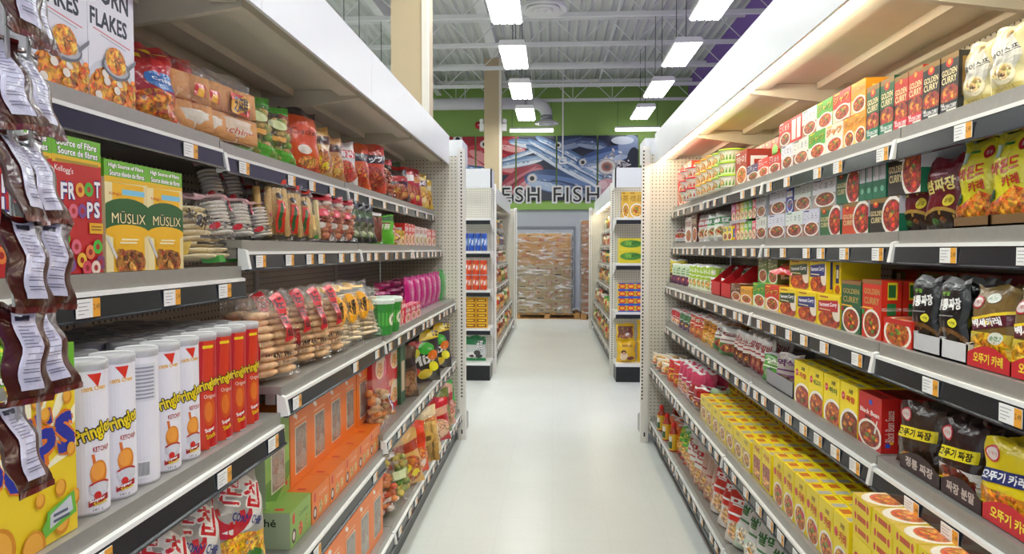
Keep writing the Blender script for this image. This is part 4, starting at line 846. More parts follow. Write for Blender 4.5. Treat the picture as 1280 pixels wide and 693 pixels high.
bags(1, X, z, 941, 962, 3, 418, .05, sach('e0dcd8', '7c1c2c', '갈비', 'a02030', '*8c4030'), 'tall white pouch with maroon base, fourth shelf', 'pouch', 'white maroon pouches', yaw=.45, deep=2, dstep=.07)
bags(1, X, z, 958, 990, 3, 432, .05, sach('58405c', '3c3c3c', '', '98909c', '*5c4c4c'), 'dark grey-violet pouch at back of fourth shelf', 'pouch', 'dark pouches at the back', yaw=.3, setb=.16)
bags(1, X, z, 960, 978, 1, 440, .05, sach('58a03c', '3c8c3c', '쌈', 'e8f0d8', '*7aa04c'), 'green pouch in grey tray on fourth shelf', 'pouch', None, yaw=.35)
bags(1, X, z, 976, 992, 1, 440, .05, sach('b8b0a8', '8a3c9c', '약식', '6c2c74', '*8c6c5c'), 'silver and purple pouch in tray beside yellow boxes', 'pouch', None, yaw=.35)
puttray(1, X, z, 958, 991, .2, .06, '8c8c90', 'grey tray holding green and purple pouches')
def threemin(t2, tc, food, plate='f2eee6'):
    return lambda w, d, h: carton('meal_box', w, d, h, 'f4dc14', bowl(.62, .17, .6, .34, food, plate, 9)+[('e', .2, .72, .10, .085, 'd83040'), T('오뚜기', .2, .72, .15, .05, 'fff'), T('3분', .64, .86, .26, .09, '30301c', b=.05), T(t2, .62, .70, .5, .13, tc, b=.06)], [('r', .2, .1, .8, .5, 'e8c820'), ('r', .3, .6, .7, .9, 'c83020')], [('r', .08, .35, .5, .65, 'b87c1c'), ('r', .58, .3, .92, .7, 'a8a49c')])
YB = 'standing yellow meal box with plate picture'
for a, b, t2, tc, fd, lab in ((992, 1010, '자장', 'c8281c', '*9c3c1c', 'red lettering at left end'), (1010, 1028, '쇠고기', '3c7a2c', '*a85028', 'green lettering'), (1028, 1048, '하이', '4c6c20', '*b05c30', 'olive lettering'), (1049, 1071, '짜장', 'c82818', '*7c3c1c', 'red lettering beside red box')):
    row(1, X, z, a, b, 1, 448, .042, threemin(t2, tc, fd), 'tall yellow meal box, '+lab, 'box', 'tall yellow meal boxes', deep=7, h=.155)
def blackbean(w, d, h): return carton('meal_box', w, d, h, 'c01c18', bowl(.5, .24, .52, .28, '*8c3820', 'e8e0d4', 2)+[T('Black Bean', .5, .66, .84, .09, 'f4f0e8', b=.04), T('짜장', .44, .55, .3, .07, '301008', b=.05), ('e', .55, .86, .08, .05, '2c4cb0'), ('p', [(.7, .3), (.78, .3), (.86, .56), (.82, .56)], 'e8e4e0')], [('t', 'Black Bean Sauce', .5, .5, 1.9, .16, 'f0e0d8', {'rot': 90}), ('e', .4, .14, .16, .045, '2c50c0'), ('e', .62, .19, .12, .03, 'f0b020')], [('r', .1, .2, .9, .8, '98140f')])
row(1, X, z, 1072, 1101, 1, 484, .046, blackbean, 'red box with black bean picture, fourth shelf', 'box', 'red black bean boxes', deep=6, h=.152)
def ottu(bg, lab, lc, text, food, base): return lambda w, h, t: pouch('curry_pouch', w, h, t, bg, [('e', .24, .80, .16, .10, 'd02838'), ('e', .24, .80, .13, .08, 'eee0dc'), T('오뚜기', .24, .80, .2, .05, 'c0202c'), ('r', 0, 0, 1, .36, base), ('e', .5, .15, .5, .22, food), ('e', .3, .16, .14, .07, '*c87838'), ('e', .66, .12, .12, .06, '*8c3820'), ('p', [(0, .42), (.95, .50), (.95, .68), (0, .60)], lab), T(text, .47, .55, .82, .13, lc, b=.07, rot=5)], 'sachet', 33, bg)
bags(1, X, z+.006, 1126, 1174, 1, 525, .05, ottu('3a2c24', 'ecd92c', '1c1810', '오뚜기 짜장', '*2c1c14', '2a1c18'), 'dark brown sauce pouch with yellow label beside red boxes', 'pouch', 'dark brown sauce pouches', yaw=.15, over=.92, deep=4, dstep=.035, h=.165, setb=.04)
bags(1, X, z+.006, 1176, 1226, 1, 545, .05, ottu('2c1a1c', 'e8d824', '1c1810', '오뚜기 짜장', '*6c2c1c', 'd8d4d0'), 'maroon-black sauce pouch with yellow label, right of the brown', 'pouch', 'maroon black sauce pouches', yaw=.15, over=.92, deep=4, dstep=.035, h=.165, setb=.04)
bags(1, X, z+.006, 1228, 1300, 1, 560, .05, ottu('e8cf1c', '1c2c6c', 'f2f4f4', '오뚜기 카레', '*e08c28', 'd88c28'), 'yellow curry powder pouch with blue label, fourth shelf', 'pouch', 'yellow blue label pouches', yaw=.15, over=.92, deep=4, dstep=.035, h=.165, setb=.04)
for k, (a, b, c, wv, tx, tcc) in enumerate(((1125, 1175, 'dcca28', '2c1418', '정통 짜장', 'c8b8b0'), (1176, 1227, 'dcca28', '30161c', '짜장 분말', 'c8b8b0'), (1228, 1300, 'dcca28', 'c8202c', '오뚜기 카레', 'f4e03c'))):
    puttray(1, X, z, a, b, .20, .033, c, ('yellow tray with dark wavy front at the red boxes', 'yellow tray with dark wavy front in the middle', 'yellow tray with red wavy front under the blue label pouches')[k], wave=wv, txtc=tcc, text=tx)
# ------------------------------------------------------------------ right run, fifth shelf
X, z = LEV[1][4][0], zz(4)
bags(1, X, z, 823, 843, 3, 441, .06, lambda w, h, t: pouch('noodle_pack', w, h, t, 'd8c4a0', [('e', .5, .5, .4, .4, 'e8dcc0'), ('e', .5, .5, .34, .34, '*d89c50'), ('r', 0, .1, 1, .25, 'c85028')], 'pillow', 6, 'e8e4dc'), 'tan noodle pack leaning at far end of fifth shelf', 'pack', 'tan noodle packs', yaw=.6, lean=-.25, deep=2, dstep=.1)
bags(1, X, z, 841, 854, 2, 447, .05, sach('d82c20', 'e8481c', '', 'f4d83c', '*e8a040'), 'bright red sachet on fifth shelf', 'sachet', 'bright red sachets', yaw=.5, deep=2, dstep=.07)
bags(1, X, z, 852, 872, 4, 450, .05, sach('d0486c', 'e8c8c8', '', 'fff', '*e0a080'), 'pink and red sachet on fifth shelf', 'sachet', 'pink red sachets', yaw=.5, deep=3, dstep=.07)
bags(1, X, z, 866, 880, 2, 476, .05, sach('a81c24', 'd8d0c8', '', 'fff', '*a03c2c'), 'dark red and white sachet before yellow boxes', 'sachet', 'dark red sachets', yaw=.45)
bags(1, X, z, 868, 900, 5, 463, .05, sach('b8dca8', 'a03058', '', '2c7a3c', '*c05070'), 'pale green sachet with pink base, fifth shelf back', 'sachet', 'pale green pink sachets', yaw=.4, setb=.15, deep=2, dstep=.08)
def yel(front): return lambda w, d, h: carton('meal_box', w, d, h, 'f2da12', front, [('t', '3분 카레', .5, .5, 1.6, .2, 'c87818', {'rot': 90}), ('e', .5, .12, .2, .04, '8a8a70')], [('r', .06, .2, .40, .8, 'c86c1c'), ('r', .48, .15, .60, .85, 'e8c418'), ('r', .66, .1, .94, .9, 'b4b0a4')])
row(1, X, z, 875, 938, 7, 0, .05, yel([('r', .08, .05, .92, .60, '*c8a060'), ('e', .6, .3, .36, .26, 'efe6cc'), ('e', .6, .3, .3, .2, '*c0843c'), T('3분', .5, .85, .4, .14, '6c4c14')]), 'small yellow box in far part of fifth shelf', 'box', 'small yellow boxes', h=.125, deep=4)
row(1, X, z, 940, 963, 2, 0, .05, yel([('r', .1, .06, .9, .62, '*a8543c'), ('r', .15, .1, .85, .3, '*e0a060'), T('카레', .5, .82, .6, .16, 'c8401c', b=.05)]), 'yellow box with reddish picture in mid shelf', 'box', 'yellow boxes with reddish picture', h=.15, deep=4)
row(1, X, z, 966, 1060, 6, 0, .05, yel(bowl(.56, .22, .5, .26, '*c87434', 'f4efe4', 3)+[('e', .2, .66, .12, .08, 'd83848'), T('3분', .62, .84, .3, .09, '8a4c14', b=.04), T('카레', .64, .64, .46, .2, 'd8481c', b=.06), ('e', .82, .34, .12, .05, 'd02c48')]), 'large yellow curry meal box on fifth shelf', 'box', 'large yellow curry meal boxes', h=.168, deep=5)
row(1, X, z, 1064, 1180, 4, 0, .05, yel(bowl(.5, .2, .5, .26, '*c87434', 'f4efe4', 5)+[('e', .25, .66, .12, .08, 'd83848'), T('카레', .62, .66, .46, .16, 'd8481c', b=.05)]), 'yellow curry meal box standing under lying ones', 'box', 'yellow boxes standing under lying ones', h=.15, deep=3)
def lying(w, d, h): return carton('meal_box', w, d, h, 'eed514', [('r', .3, .3, .75, .7, 'c84c1c'), ('e', .2, .5, .05, .28, 'd02c3c'), ('e', .85, .5, .06, .3, 'd84c3c')], [('r', .2, .2, .8, .8, 'e0dcd4'), ('r', .3, .3, .6, .7, 'c85040')], [('r', 0, 0, 1, 1, 'd8b84c'), ('e', .5, .45, .48, .42, 'f0eadc'), ('e', .5, .5, .4, .32, '*c86c34'), ('e', .3, .55, .1, .08, '*e0a050'), ('r', .02, .8, .3, .95, 'c8281c')])
row(1, X, z+.151, 1064, 1180, 4, 0, .13, lying, 'yellow meal box lying flat on standing ones', 'box', 'lying yellow meal boxes', high=3, h=.036)
def two(w, d, h): return carton('meal_box', w, d, h, 'e6c816', [('e', .12, .5, .08, .3, 'a8442c'), T('카레 2분', .58, .5, .62, .6, '201c14', b=.04)], [('e', .14, .5, .1, .3, 'a8442c'), T('카레 2분', .58, .5, .6, .6, '201c14', b=.04)], [('r', .1, .2, .9, .8, 'c8a018')])
row(1, X+.21, z, 906, 1000, 5, 0, .15, two, 'yellow box lying in the stack at shelf back', 'box', 'yellow boxes lying at the back', high=6, h=.036)
# ------------------------------------------------------------------ right run, bottom shelf
X, z = LEV[1][5][0], zz(5)
def sauceb(w, d, h):
    r = min(w*.45, .03); m = MB(); m.lathe([(0, 0), (r, 0), (r*1.05, .01), (r*1.05, h*.62), (r*.5, h*.80), (r*.45, h*.86)], 14, cols=['a8341c', 'a8341c', 'e0b020', 'a8341c', 'a8341c'])
    for q, L, c in art([('r', .1, .1, .9, .5, '2c5a34'), ('r', .1, .5, .9, .8, 'e8e0d0')], 1, h*.6, 8, 1): m.face([((r*1.06+EPS*L)*cos(-pi/2+(x-.5)*2.6), (r*1.06+EPS*L)*sin(-pi/2+(x-.5)*2.6), z_+.01) for x, z_ in q], c)
    o = m.build('sauce_bottle', INK, None, False); MB().lathe([(r*.55, h*.84), (r*.6, h*.86), (r*.42, h), (0, h)], 12, 'd82418').build('cap', INK, o); return o
row(1, X, z, 823, 846, 3, 505, .1, sauceb, 'small sauce bottle with red cap and yellow label', 'bottle', 'small sauce bottles', deep=2, h=.19, gap=.8)
bags(1, X, z, 838, 852, 3, 540, .05, sach('e8702c', 'd8a028', '', 'f4e060', '*d89040'), 'orange snack sachet leaning, bottom shelf', 'sachet', 'orange snack sachets', yaw=.5, lean=-.25, h=.17)
bags(1, X, z, 850, 864, 3, 543, .06, sach('5cb040', 'c8403c', '라', 'e8e83c', '*d8b060'), 'green and red noodle pouch leaning, bottom shelf', 'pouch', 'green red noodle pouches', yaw=.5, lean=-.25, h=.20)
bags(1, X, z, 862, 880, 3, 560, .06, sach('dcdcd4', 'c89068', '면', 'b82c34', '*d8a878'), 'white noodle pouch with red text, bottom shelf', 'pouch', 'white noodle pouches', yaw=.5, lean=-.15, h=.24)
bags(1, X, z, 878, 900, 3, 590, .07, sach('c8a898', 'b88068', '', 'a83838', '*c8a080'), 'beige noodle pouch, bottom shelf', 'pouch', 'beige noodle pouches', yaw=.5, lean=-.18, h=.24, deep=2, dstep=.1)
bags(1, X, z, 894, 930, 3, 600, .07, sach('d0342c', 'd8d0c8', '떡', 'fff', '*d8a880'), 'red and white rice pouch, bottom shelf', 'pouch', 'red white rice pouches', yaw=.5, lean=-.2, h=.25, deep=2, dstep=.1)
bags(1, X, z, 922, 1000, 5, 620, .08, sach('e4e6e4', 'c8dcc8', '쌀떡', '2c7a3c', '*e8e0d0'), 'white rice cake pouch with green text, bottom shelf', 'pouch', 'white green rice cake pouches', yaw=.45, lean=-.25, h=.24, deep=2, dstep=.11)
# ------------------------------------------------------------------ left run, top shelf
X, z = .96, LEFTZ[3][0]
def ring(cx, cy, r, c, hole, asp=1.0): return [('e', cx, cy, r, r*asp, c), ('e', cx, cy, r*.42, r*.42*asp, hole)]
q = random.Random(2)
def cornf(w, d, h):
    fl = [('e', .5, .02, .62, .30, 'd9dbe2'), ('e', .5, .0, .56, .27, '*e08a24')]
    for i in range(26): fl.append(('e', .5+q.uniform(-.5, .5), .09+q.uniform(-.09, .12), .07, .03, q.choice(['*f0a030', '*c86c18', '*f4b848', '*d87c1c', 'f4ead8'])))
    fl += [('e', .56, .27, .30, .085, '6a6c70'), ('e', .56, .275, .27, .07, 'b4b6ba'), ('p', [(.80, .27), (1, .36), (1, .39), (.78, .30)], '7a7c80'), ('e', .54, .32, .22, .10, '*e8922c')]
    for i in range(10): fl.append(('e', .54+q.uniform(-.16, .16), .32+q.uniform(-.05, .07), .06, .035, q.choice(['*f4a838', '*d07818', '*f8bc50'])))
    return carton('cereal_box', w, d, h, 'f0eff4', [T('CORN', .46, .78, .84, .155, '1f2c34', b=.075), T('FLAKES', .44, .585, .80, .13, '1f2c34', b=.075), ('p', [(.1, .50), (.9, .455), (.9, .462), (.1, .507)], 'd8485a'), ('p', [(.25, .47), (.8, .435), (.8, .44), (.25, .475)], 'a8a4ac'), T("Kellogg's", .4, .92, .6, .08, 'd02838')]+fl, [('r', .1, .1, .9, .9, 'e4e2e6'), ('r', .2, .5, .8, .7, '1f2c34')])
row(-1, X, z, 40, 171, 2, 0, .07, cornf, 'large white corn flakes cereal box on top shelf', 'box', 'white corn flakes boxes', h=.30, deep=2, gap=.985)
def redbag(w, h, t): return pouch('cereal_bag', w, h, t, 'a8141c', [('r', .55, 0, 1, 1, 'c41c24'), ('e', .7, .55, .34, .13, '2c6cb4'), T('Crisp', .7, .56, .4, .07, 'fff', b=.04), ('e', .6, .18, .55, .24, '*c8641c'), ('e', .4, .2, .12, .06, '*e89838'), ('e', .7, .12, .14, .06, '*b04c14'), ('e', .62, .3, .12, .05, '*e8a040'), ('r', .1, .84, .4, .9, 'f0d020')], 'pillow', 14, 'c02028')
bag(-1, X, z, 188, .17, 52, .07, redbag, 'red cereal bag with blue oval right of corn flakes', 'bag', None, yaw=.5, lean=-.22, setb=.09, h=.20)
bag(-1, X, z, 202, .17, 50, .07, redbag, 'second red cereal bag, slightly taller, leaning back', 'bag', None, yaw=.2, lean=-.2, setb=.10, h=.225)
bag(-1, X, z, 224, .17, 55, .07, redbag, 'third red cereal bag, beside the peach cake bags', 'bag', None, yaw=.3, lean=-.2, setb=.08, h=.225)
def peach(w, h, t, big=False): return clearbag('cake_bag', w, h, t, 'cakes', 'f0b070', [('r', 0, .0, 1, .3, 'f2ead8') if not big else ('r', 0, .04, 1, .36, 'f0ddc4')]+([('p', [(.36, .44), (.78, .44), (.78, .74), (.36, .74)], 'f0b020'), ('p', [(.36, .74), (.66, .74), (.36, .62)], 'd8281c'), ('p', [(.78, .44), (.5, .44), (.78, .56)], 'd8281c'), T('芝麻糕', .56, .59, .30, .26, '1c1410', b=.05, rot=0), T('sachima', .5, .2, .8, .09, 'e05848'), ('r', .2, .1, .8, .12, 'e08070'), ('e', .86, .3, .08, .06, 'f0a83c')] if big else [('r', .5, .5, .8, .68, 'd02a20'), ('r', .56, .5, .74, .62, 'f0b020')]), 41)
for c, lab in ((238, 'leftmost peach cake bag with small red label'), (256, 'middle peach cake bag with small red label')): bag(-1, X, z, c, .17, 0, .07, peach, lab, 'bag', 'peach cake bags', yaw=.25, lean=-.12, setb=.06, h=.205)
bag(-1, X, z, 291, .26, 0, .06, lambda w, h, t: peach(w, h, t, True), 'large peach cake bag with yellow and red label', 'bag', None, yaw=.15, lean=-.06, setb=.04, h=.215)
z = LEFTZ[2][0]
def greenclear(w, h, t): return clearbag('snack_bag', w, h, t, 'chunks', ('*a8a850', '*7a9c3c', '*d8b060'), [('r', 0, .84, 1, 1, '4cc02c'), ('p', [(0, 0), (1, 0), (1, .16), (0, .24)], '5cb838'), ('e', .5, .62, .26, .09, 'd8e0a0'), ('r', .3, .34, .7, .42, 'e8a830')], 3)
for c, lab in ((320, 'clear green-topped snack bag nearest the peach cakes'), (346, 'second clear green-topped snack bag, leaning back')): bag(-1, X, z, c, .20, 0, .08, greenclear, lab, 'bag', 'green topped snack bags', yaw=.45, lean=-.2, setb=.08, h=.23)
def orangebag(w, h, t): return pouch('snack_bag', w, h, t, 'e2561c', [('r', 0, .88, 1, 1, '2a2024'), T('Cracker', .5, .62, .7, .09, '5c1c10', b=.03), ('e', .45, .34, .2, .07, 'f4e8dc'), ('r', 0, 0, 1, .1, 'c8441c'), ('e', .6, .16, .3, .09, '*d89048')], 'pillow', 17, '2a2024')
bag(-1, X, z, 356, .19, 0, .08, lambda w, h, t: pouch('snack_bag', w, h, t, '3a2a28', [('r', 0, .5, 1, .75, 'c8402c'), ('e', .5, .3, .4, .2, '*c07840')], 'pillow', 18, '221a1c'), 'dark bag with red band behind the orange bag', 'bag', None, yaw=.4, lean=-.18, setb=.16, h=.27)
bag(-1, X, z, 377, .21, 0, .09, orangebag, 'bright orange snack bag with black crimped top', 'bag', None, yaw=.45, lean=-.10, setb=.08, h=.265)
def snack(bg, c2, c3, title='', food='*c08040', prof='pillow', nm='snack_bag', tc='fff'):
    return lambda w, h, t: pouch(nm, w, h, t, bg, [('p', [(0, .55), (1, .62), (1, .80), (0, .72)], c2), ('e', .5, .28, .46, .24, food), ('e', .35, .30, .16, .08, c3), ('e', .68, .20, .14, .07, c3)]+([T(title, .5, .67, .74, .14, tc, b=.06, rot=5)] if title else []), prof, int(bg[:2], 16)+3, bg)
bag(-1, X, z, 396, .20, 0, .09, snack('c89c4c', '8a4c20', 'e8d020', '栗', '*b87030', tc='301808'), 'gold and brown snack bag with yellow flowers', 'bag', None, yaw=.5, lean=-.15, setb=.08, h=.235)
bag(-1, X, z, 412, .20, 0, .08, snack('c08c54', '7a3c20', 'd8b050', '米果', '*c88844', tc='281408'), 'tan snack bag right of the gold one', 'bag', None, yaw=.5, lean=-.15, setb=.08, h=.22)
bag(-1, X, z, 429, .20, 0, .08, snack('e4e0da', 'd03030', 'c84444', '薯片', '*c05030'), 'white and red striped snack bag on top shelf', 'bag', None, yaw=.5, lean=-.15, setb=.08, h=.225)
bag(-1, X, z, 444, .21, 0, .08, snack('d85c20', '2c2428', 'b03018', '', '*c85c24'), 'orange and black snack bag on top shelf', 'bag', None, yaw=.6, lean=-.12, setb=.09, h=.25)
bag(-1, X, z, 462, .25, 0, .08, snack('cc4420', '241c20', '8c2418', 'チップ', '*a83c20'), 'rust-red snack bag with white lettering on dark band', 'bag', None, yaw=.6, lean=-.08, setb=.06, h=.27)
bag(-1, X, z, 479, .20, 0, .08, lambda w, h, t: clearbag('snack_bag', w, h, t, 'chunks', ('*c06040', '*d89060'), [('r', 0, .8, 1, .95, 'c83024')], 8), 'clear bag of reddish snacks on the top shelf', 'bag', None, yaw=.6, lean=-.2, setb=.06, h=.24)
bag(-1, X, z, 489, .28, 0, .09, snack('3c5c2c', 'a0281c', 'c8b04c', '', '*8c6c30'), 'dark green and brown snack bag with red band', 'bag', None, yaw=.6, lean=-.2, setb=.15, h=.29)
bag(-1, X, z, 498, .22, 0, .08, snack('3c2420', 'c02c20', 'd8a048', '', '*a8582c'), 'dark brown snack bag with red band', 'bag', None, yaw=.6, lean=-.2, setb=.07, h=.22)
bag(-1, X, z, 507.5, .2, 0, .08, snack('c41c20', 'e8e0d8', 'e8b04c', '', '*c06430'), 'red snack bag with white band on top shelf', 'bag', None, yaw=.6, lean=-.15, setb=.06, h=.26)
bag(-1, X, z, 515.5, .2, 0, .08, snack('b81820', 'd89030', 'e8d040', '', '*b05028'), 'red snack bag with amber band near the end', 'bag', None, yaw=.6, lean=-.15, setb=.06, h=.27)
bag(-1, X, z, 523, .23, 0, .08, snack('e0c45c', '6c3c20', 'f0e0a0', '米', '*d8a850'), 'pale yellow snack bag near end panel', 'bag', None, yaw=.6, lean=-.12, setb=.05, h=.26)
bag(-1, X, z, 529, .22, 0, .08, snack('d8b020', 'f0e4c0', 'a86c28', '', '*c8902c'), 'deep yellow snack bag last on top shelf', 'bag', None, yaw=.6, lean=-.12, setb=.05, h=.23)
# ------------------------------------------------------------------ left run, second shelf
X, z = .90, LEFTZ[3][1]
def fibre(l1, l2, strip='e8b820'): return [('r', 0, .845, 1, 1, '6ab42c'), T(l1, .5, .95, .82, .050, 'fff', o='2c4c1c', b=.05), T(l2, .52, .888, .82, .050, 'fff', o='2c4c1c', b=.05), ('p', [(0, .80), (1, .815), (1, .85), (0, .855)], strip)]
def froot(w, d, h):
    o = fibre('Source of Fibre', 'Source de fibres')+[('r', .06, .806, .94, .826, 'a88c30'), T("Kellogg's", .22, .75, .36, .055, 'fff', b=.03, rot=-4)]
    for ch, x, y in (('F', .21, .60), ('R', .36, .605), ('T', .90, .635), ('L', .20, .455), ('P', .73, .475), ('S', .88, .48)): o.append(T(ch, x, y, .135, .125, 'f4f2f2', o='2c2c7c', b=.08, ob=.16))
    for x, y, c in ((.53, .62, 'e8a83c'), (.71, .63, '4cb03c'), (.38, .46, 'e06a80'), (.56, .465, '7c4a8c')): o += ring(x, y, .095, c, 'b01c20', .56)
    o += [('r', .70, .30, 1, .38, 'e8b020'), ('r', .74, .325, .96, .335, '8a5c10'), ('r', .74, .348, .96, .358, '8a5c10')]
    for x, y, c in ((.10, .14, 'e8803c'), (.30, .07, '7c4a8c'), (.52, .10, 'e8b83c'), (.70, .16, 'e87848'), (.86, .20, '4cb83c'), (.92, .08, '7c3c70'), (.62, .04, 'd84c60'), (.18, .26, '48b03c'), (.40, .20, 'e06a80'), (.80, .04, 'f0d8c8')): o += ring(x, y, .10, c, 'a0161c', .55)
    return carton('cereal_box', w, d, h, 'c01c24', o, [('r', .15, .08, .85, .8, 'e8e0dc'), ('r', 0, .845, 1, 1, '6ab42c')], [('r', 0, 0, 1, 1, '6ab42c')])
row(-1, X, z, -8, 130, 2, 0, .065, froot, 'red fruit ring cereal box with green top band', 'box', 'red cereal boxes', h=.262, deep=2, gap=.99)
def muslix(w, d, h):
    o = fibre('High Source of Fibre', 'Source élevée de fibres')+[('r', 0, 0, .16, .8, 'efe0a8'), ('r', .16, 0, .9, .8, 'f0b818'), ('r', .9, 0, 1, .8, 'e8d49c'), ('r', .38, .70, .92, .75, '7ac4e4'), T("Kellogg's", .22, .70, .26, .035, 'd02c30'),
        ('e', .5, .54, .58, .13, '1c5c2c'), ('r', 0, .36, 1, .55, '1c5c2c'), ('e', .5, .36, .52, .07, 'f0b818'), ('r', .2, .24, .88, .36, 'f0b818'), T('MÜSLIX', .53, .495, .80, .115, 'f2e8b0', o='0c2c14', b=.03), ('r', .34, .285, .74, .30, 'f4e8c0'), ('r', .30, .255, .70, .27, 'f4e8c0'), ('p', [(.0, .30), (.04, .32), (.3, .08), (.26, .06)], 'd0d0d0'), ('e', .55, .08, .36, .12, '*a0622c')]
    for i in range(16): o.append(('e', .55+q.uniform(-.28, .28), .09+q.uniform(-.07, .10), .06, .028, q.choice(['*b8742c', '*7c401c', '*d09848', '*5c2c18'])))
    return carton('cereal_box', w, d, h, 'efe0a8', o, [('r', .1, .1, .9, .8, 'f4ecd0'), ('r', .2, .3, .8, .6, '1c5c2c'), ('r', 0, .845, 1, 1, '6ab42c')], [('r', 0, 0, 1, 1, '6ab42c')])
row(-1, X, z, 134, 231, 2, 0, .065, muslix, 'yellow granola cereal box with dark green name banner', 'box', 'yellow granola boxes', h=.234, deep=2, gap=.985)
def ricebag(w, h, t): return clearbag('rice_cake_bag', w, h, t, 'slices', 'f8e8bc', [('r', 0, .1, .3, .26, 'f0d060'), T('米餅', .5, .58, .4, .2, '2a2418', b=.05, rot=-30), ('r', .45, .3, .9, .34, '38342c'), ('r', .4, .22, .85, .25, '38342c'), ('p', [(.6, 0), (1, 0), (1, .1), (.5, .06)], '3c9c40'), ('p', [(.1, .9), (.9, .94), (.9, 1), (.1, 1)], 'd8b0b0')], 9)
for c, lab in ((247, 'leaning clear bag of yellow rice cakes beside granola boxes'), (268, 'second leaning bag of yellow rice cakes')): bag(-1, X, z, c, .19, 0, .08, ricebag, lab, 'bag', 'yellow rice cake bags', yaw=.35, lean=-.3, setb=.07, h=.20)
z = LEFTZ[2][1]
def whitecake(w, h, t): return clearbag('rice_cake_bag', w, h, t, 'slices', 'fbf5ea', [('e', .2, .2, .12, .07, 'd83038'), ('r', .4, .22, .95, .26, '2c2c2c'), ('r', .4, .14, .8, .17, '6c6c6c'), ('r', 0, .86, 1, .98, 'e4b8b4'), ('p', [(.7, .5), (1, .6), (1, .9), (.8, .9)], 'd84858')], 12)
bags(-1, X, z, 262, 342, 3, 0, .08, whitecake, 'clear pack of white rice cakes in lower layer', 'bag', 'white rice cake packs, lower layer', yaw=.2, lean=-.25, setb=.06, h=.13, over=1.0)
bags(-1, X, z+.10, 262, 330, 3, 0, .07, whitecake, 'clear pack of white rice cakes propped on upper layer', 'bag', 'white rice cake packs, upper layer', yaw=.3, lean=-.3, setb=.15, h=.15, over=.9)
def longbag(w, h, t): return clearbag('biscuit_bag', w, h, t, 'sticks', 'e4bc74', [('r', .1, .93, .9, 1, 'e03c2c'), ('r', .36, .12, .62, .62, 'd02c20'), ('r', .42, .16, .54, .58, '1f5c30'), ('e', .5, .70, .12, .05, '3c3020'), ('r', .1, .04, .9, .08, '3c3020')], 15)
for c, hh, lab in ((325, .19, 'shorter clear biscuit bag with red top, behind'), (345, .215, 'tall clear biscuit bag with red label, leftmost'), (362, .205, 'tall clear biscuit bag with red label, middle'), (376, .20, 'tall clear biscuit bag with red label, rightmost')): bag(-1, X, z, c, .16, 0, .07, longbag, lab, 'bag', 'tall clear biscuit bags', yaw=.35, lean=-.08, setb=.14 if c == 325 else .05, h=hh)
bag(-1, X, z, 386, .15, 0, .06, lambda w, h, t: clearbag('biscuit_bag', w, h, t, 'sticks', 'f0dca0', [('r', .3, .2, .7, .5, 'e8c060'), ('r', .1, .04, .9, .1, '3c8c30')], 16), 'pale yellow wafer bag beside red biscuit bags', 'bag', None, yaw=.4, lean=-.2, setb=.05, h=.195)
for c, lab in ((399, 'clear bag of red-brown rolls, left one'), (414, 'clear bag of red-brown rolls, middle one'), (428, 'clear bag of red-brown rolls, right one')): bag(-1, X, z, c, .2, 0, .09, lambda w, h, t: clearbag('snack_bag', w, h, t, 'chunks', ('*c88060', '*a04838', 'e8d0c0'), [('r', 0, .82, 1, .98, 'c02838'), ('e', .5, .55, .2, .08, 'e0485a'), ('e', .4, .3, .12, .06, 'f0e8e0')], 20), lab, 'bag', 'clear bags of rolls', yaw=.5, lean=-.15, setb=.05, h=.20)
for c, lab in ((437, 'black and green seaweed bag, left one'), (447, 'black and green seaweed bag, middle one'), (456, 'black and green seaweed bag, right one')): bag(-1, X, z, c, .16, 0, .05, snack('1c2420', '3c5c2c', 'a8b48c', '', '*3c4a2c', 'sachet', 'seaweed_bag'), lab, 'bag', 'seaweed bags', yaw=.6, lean=-.2, setb=.05, h=.20)
bag(-1, X, z, 466, .15, 0, .08, lambda w, h, t: clearbag('snack_bag', w, h, t, 'sticks', '*8c4424', [('r', 0, .86, 1, .98, 'e4d8d0')], 22), 'clear bag of brown sausage sticks', 'bag', None, yaw=.5, lean=-.08, setb=.05, h=.17)
bag(-1, X, z, 478, .17, 0, .03, lambda w, h, t: pouch('snack_bag', w, h, t, '5cb82c', [('r', 0, .8, 1, .95, '2c6c2c'), T('海苔', .5, .6, .6, .2, 'f0f0d8', b=.05), ('r', .2, .7, .8, .74, '8c1c30')], 'sachet', 24), 'bright green hanging-card snack pack on second shelf', 'bag', None, yaw=.7, lean=-.05, setb=.06, h=.165)
bag(-1, X, z, 489, .18, 0, .05, snack('d0b0a0', 'c0283c', 'e0c060', '', '*b87050'), 'small pink and brown bag leaning before red boxes', 'bag', None, yaw=.6, lean=-.5, setb=.04, h=.12)
row(-1, X, z, 496, 506, 2, 0, .1, simple('e8c01c', '餅', '5c3c10', '*d8a84c'), 'small yellow biscuit box beside red ones', 'box', 'small yellow biscuit boxes', h=.085)
row(-1, X, z, 506, 519, 3, 0, .12, simple('d8342c', '餅', 'fff', '*e0a070', 'f0a090'), 'small red biscuit box, second shelf', 'box', 'small red biscuit boxes', h=.135)
row(-1, X, z, 519, 534, 3, 0, .1, simple('e0dcd4', '餅', 'c03040', '*c8c090', 'c8808c'), 'small white and pink box, second shelf', 'box', 'small white pink boxes', h=.125)
row(-1, X, z, 534, 545, 2, 0, .1, simple('e0685c', '餅', 'fff', '*e0a080', 'f0c0b0'), 'small coral box last on second shelf', 'box', 'small coral boxes', h=.12)
